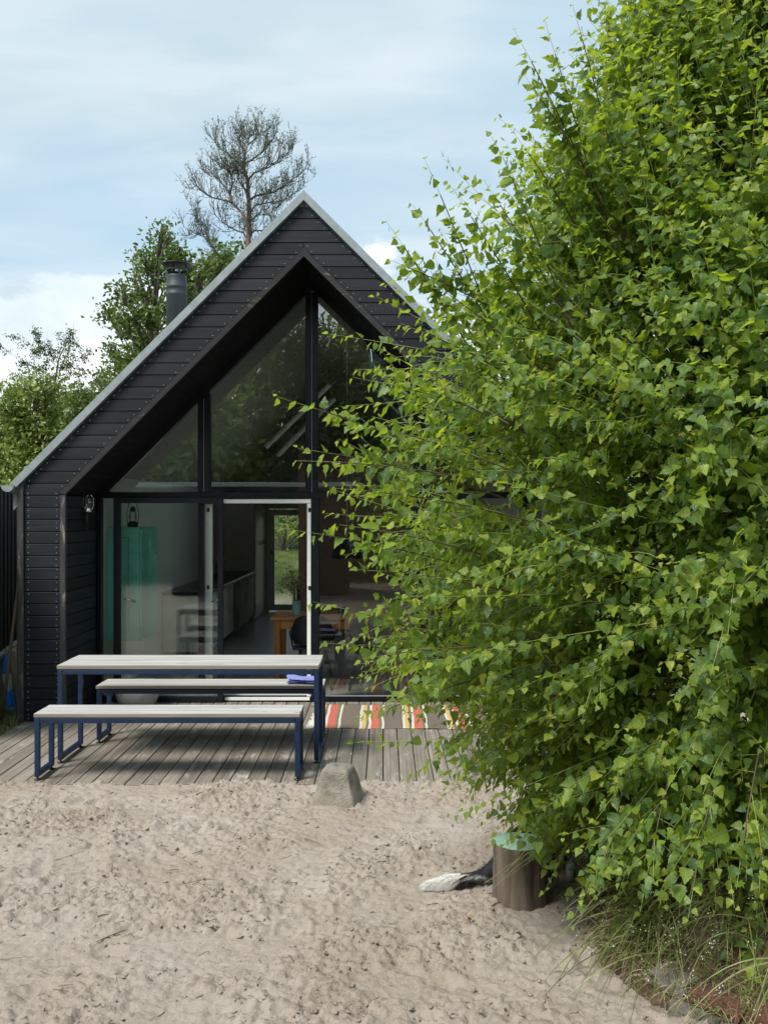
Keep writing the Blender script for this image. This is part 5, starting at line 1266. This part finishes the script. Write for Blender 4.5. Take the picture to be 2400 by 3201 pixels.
# bare pine: limbs laid out, then fine upward-curling twigs
Yp = 27; pn = thing('dead_pine', 'tall thin crowned pine with reddish trunk and fine bare twigs standing behind the house', 'pine tree', tuple(P(765, 1640, Yp)))
def Z4(x_, y_): return ((1285+(x_-1285)*.93)*.603, 300+(790-(790-y_)*.91)*.603)
limbs = [([(1262, 1400), (1275, 1000), (1283, 790), (1292, 690), (1290, 620), (1292, 560), (1288, 480), (1286, 400), (1264, 345), (1266, 290), (1272, 240), (1285, 200)], 19, 4),
         ([(1290, 660), (1262, 600), (1235, 570), (1200, 530), (1185, 480), (1160, 440), (1110, 385), (1060, 350)], 8, 1.5), ([(1200, 530), (1150, 515), (1080, 500), (1030, 460), (1000, 430)], 5, 1.3), ([(1185, 480), (1200, 420), (1190, 370), (1180, 330)], 5, 1.2),
         ([(1288, 520), (1330, 490), (1380, 480), (1430, 470), (1480, 440), (1530, 400), (1570, 370), (1615, 330)], 7, 1.3), ([(1292, 600), (1325, 545), (1400, 530), (1480, 520), (1530, 490), (1570, 455)], 5, 1.2),
         ([(1285, 745), (1260, 700), (1225, 690), (1180, 665), (1140, 640), (1105, 600)], 6, 1.3), ([(1275, 800), (1240, 850), (1180, 850), (1125, 835), (1100, 800), (1075, 765), (1060, 710), (1010, 700), (930, 670)], 8, 1.3), ([(1075, 765), (1040, 720), (1020, 660), (990, 625)], 4, 1.1),
         ([(1292, 720), (1320, 690), (1360, 688), (1410, 700), (1450, 680)], 6, 1.3), ([(1264, 345), (1215, 285), (1160, 240), (1115, 205), (1095, 175)], 6, 1.2), ([(1266, 310), (1300, 290), (1350, 255), (1395, 200), (1445, 155)], 6, 1.2),
         ([(1286, 400), (1320, 360), (1400, 330), (1460, 280), (1525, 250)], 6, 1.2), ([(1280, 380), (1240, 350), (1215, 330), (1150, 320)], 4, 1.1), ([(1272, 240), (1240, 190), (1240, 150)], 4, 1.), ([(1285, 200), (1320, 170), (1345, 130)], 4, 1.), ([(1285, 200), (1290, 170), (1300, 140)], 4, 1.), ([(1290, 640), (1340, 600), (1400, 600), (1440, 620)], 4, 1.), ([(1200, 860), (1100, 860), (1060, 880)], 4, 1.), ([(1288, 470), (1250, 430), (1225, 380)], 4, 1.)]
tips = []; fine = []
for k, (pts_, r0_, r1_) in enumerate(limbs):
    dy = 0 if k == 0 else random.uniform(-1.3, 1.3); W = [P(*Z4(*p), Yp+dy*min(1, i/3)) for i, p in enumerate(pts_)]
    MB().tube(W, list(np.linspace(r0_*.603*Yp/F*.5*1.9, r1_*.603*Yp/F*.8, len(W))), 8).done('trunk' if k == 0 else 'limb', 'bark_pine' if k in (0, 1, 7) else 'dead_twigs', pn, True)
    A = np.array([w_[:] for w_ in W]); seg = np.linalg.norm(np.diff(A, axis=0), axis=1); tot = seg.sum(); cum = np.concatenate([[0], np.cumsum(seg)])/tot
    s0 = .45 if k == 0 else .22
    for q_ in np.linspace(s0, 1., int(tot*(7 if k else 4))+5):
        a = np.array([np.interp(q_, cum, A[:, i]) for i in range(3)]); b = np.array([np.interp(min(q_+.04, 1), cum, A[:, i]) for i in range(3)]); c0 = np.array([np.interp(q_-.05, cum, A[:, i]) for i in range(3)])
        tg = unit(b-c0); d = unit(tg*.8+rng.normal(0, .6, 3)+np.array([0, 0, .25])); l = rng.uniform(.18, .45)*(1.15-.3*q_)
        e = a+d*l+np.array([0, 0, .10]); p = bez(a, a+d*l*.6-np.array([0, 0, .04]), e, 6); fine.append((p, .013))
        for _ in range(4):
            i_ = rng.integers(1, 6); a2 = p[i_]; d2 = unit(d*.7+rng.normal(0, .5, 3)+np.array([0, 0, .5])); l2 = rng.uniform(.16, .38); p2 = bez(a2, a2+d2*l2*.55-np.array([0, 0, .02]), a2+d2*l2+np.array([0, 0, .06]), 6); fine.append((p2, .008))
            for _ in range(2):
                a3 = p2[rng.integers(2, 6)]; d3 = unit(d2*.6+rng.normal(0, .5, 3)+np.array([0, 0, .6])); l3 = rng.uniform(.08, .2); fine.append((bez(a3, a3+d3*l3*.5, a3+d3*l3+np.array([0, 0, .03]), 6), .006))
V, T = tubes_np(np.stack([f_[0] for f_ in fine]), np.array([f_[1] for f_ in fine]), .0035, 3); tri_mesh('twigs', V, T, 'dead_twigs', pn, kind='stuff')

ends_ = np.array([f_[0][-1] for f_ in fine if f_[1] < .009]); keep_ = (rng.random(len(ends_)) < .30) & (ends_[:, 2] > 8.0); ends_ = np.repeat(ends_[keep_], 5, 0); m_ = len(ends_)
V, T, lu = leaf_arrays('narrow', ends_+rng.normal(0, .03, (m_, 3)), rng.normal(0, .6, (m_, 3))+np.array([0, 0, .5]), rng.normal(size=(m_, 3)), rng.uniform(.05, .10, m_)); tri_mesh('needle_tufts', V, T, 'pine_needles', pn, np.repeat(rng.random(m_), 4), kind='stuff')
# trees on the slope seen through the rear door, and right of the house behind the birch
leafy_tree('green shrubbery on the grassy slope seen through the rear glass door', (-2.8, 26.5, .6), [((-2.6+i*.75, 26.5+.4*(i % 2), 1.75+.25*(i % 3)), (.6, .6, .55+.1*(i%2))) for i in range(-3, 4)], 9000, .07, 'willow_leaf', 'bark_dark', 'plain', .1, .03, cat='shrub', name='shrub')
leafy_tree('green tree beyond the right side of the house, mostly behind the birch', (6.5, 20, 0), [((6+rng.uniform(-2, 2), 20+rng.uniform(-1, 1), rng.uniform(1.5, 4.6)), (1.1, 1, .9)) for i in range(12)], 8000, .11, 'oak_leaf', 'bark_dark', 'plain', .15, .04)
# ---------- behind the viewer: what the glass front mirrors
sh = thing('shed', 'low dark weatherboarded shed opposite the house, mirrored in the glass front', 'shed', (-2.95, -3.4, 0))
z = 0.05
while z < 2.5: MB().box(-5.0, -.9, -2.82, -2.80, z, z+.135, .004).done('board', 'black_boards', sh); z += .150
MB().box(-5.0, -.9, -5.4, -2.845, 0, 2.5).done('shed_wall', 'black_panel', sh)
MB().box(-5.9, -.55, -5.6, -2.55, 2.56, 2.66, .006).done('roof', 'zinc_light', sh)
tr_specs = [(-9.5, -10, 5.6, 'oak_leaf', 'rounded bush tree opposite the house, furthest left of the mirrored trees'), (-6.2, -11, 6.6, 'willow_leaf', 'pale green tree opposite the house, mirrored left of the centre post'), (-2.6, -13, 8.4, 'pine_needles', 'tall dark pine opposite the house, mirrored at the top of the glass'),
            (.6, -12, 6.9, 'pine_needles', 'broad dark pine opposite the house, mirrored right of the centre post'), (-8, -15, 7.0, 'willow_leaf', 'tall pale green tree at the back of the mirrored row, far left'), (-4.4, -15.5, 7.6, 'willow_leaf', 'bushy tree at the back of the mirrored row, between pale tree and pine'), (-1, -16, 8.6, 'willow_leaf', 'tallest broadleaf at the back of the mirrored row, between the two pines'), (2.5, -15, 8.0, 'willow_leaf', 'broadleaf tree at the back of the mirrored row, to the right'), (4.0, -11, 7.2, 'oak_leaf', 'dark broadleaf tree opposite the house, mirrored behind the birch')]
for x_, y_, h_, m_, lab in tr_specs:
    rr_ = np.random.default_rng(int(abs(x_*10))); bl = []
    for k in range(26):
        q_ = rr_.uniform(.2, 1); w_ = 2.1*(1-.62*q_) if m_ != 'pine_needles' else 1.9*(1-.55*q_); a = rr_.uniform(0, 6.28)
        bl.append(((x_+w_*math.cos(a)*rr_.uniform(.2, 1), y_+w_*.8*math.sin(a), .7+q_*(h_-1.3)), (1.15, 1.0, .65 if m_ == 'pine_needles' else 1.0)))
    bl.append(((x_, y_, h_-.4), (.5, .5, .4)))
    leafy_tree(lab, (x_, y_, -.05), bl, 11000, .32, m_, 'bark_dark', 'diamond' if m_ != 'pine_needles' else 'narrow', .16, .04, shell=.4)
hb = []
for k in range(16): hb.append(((-11+k*1.35, -8.6+.5*math.sin(k*2), .9+.3*math.sin(k*1.7)), (1.0, .7, .95)))
leafy_tree('long unclipped green hedge opposite the house behind the shed', (0, -8.6, 0), hb, 12000, .20, 'oak_leaf', 'bark_dark', 'diamond', .05, .02, cat='hedge', name='hedge', limbs=False)
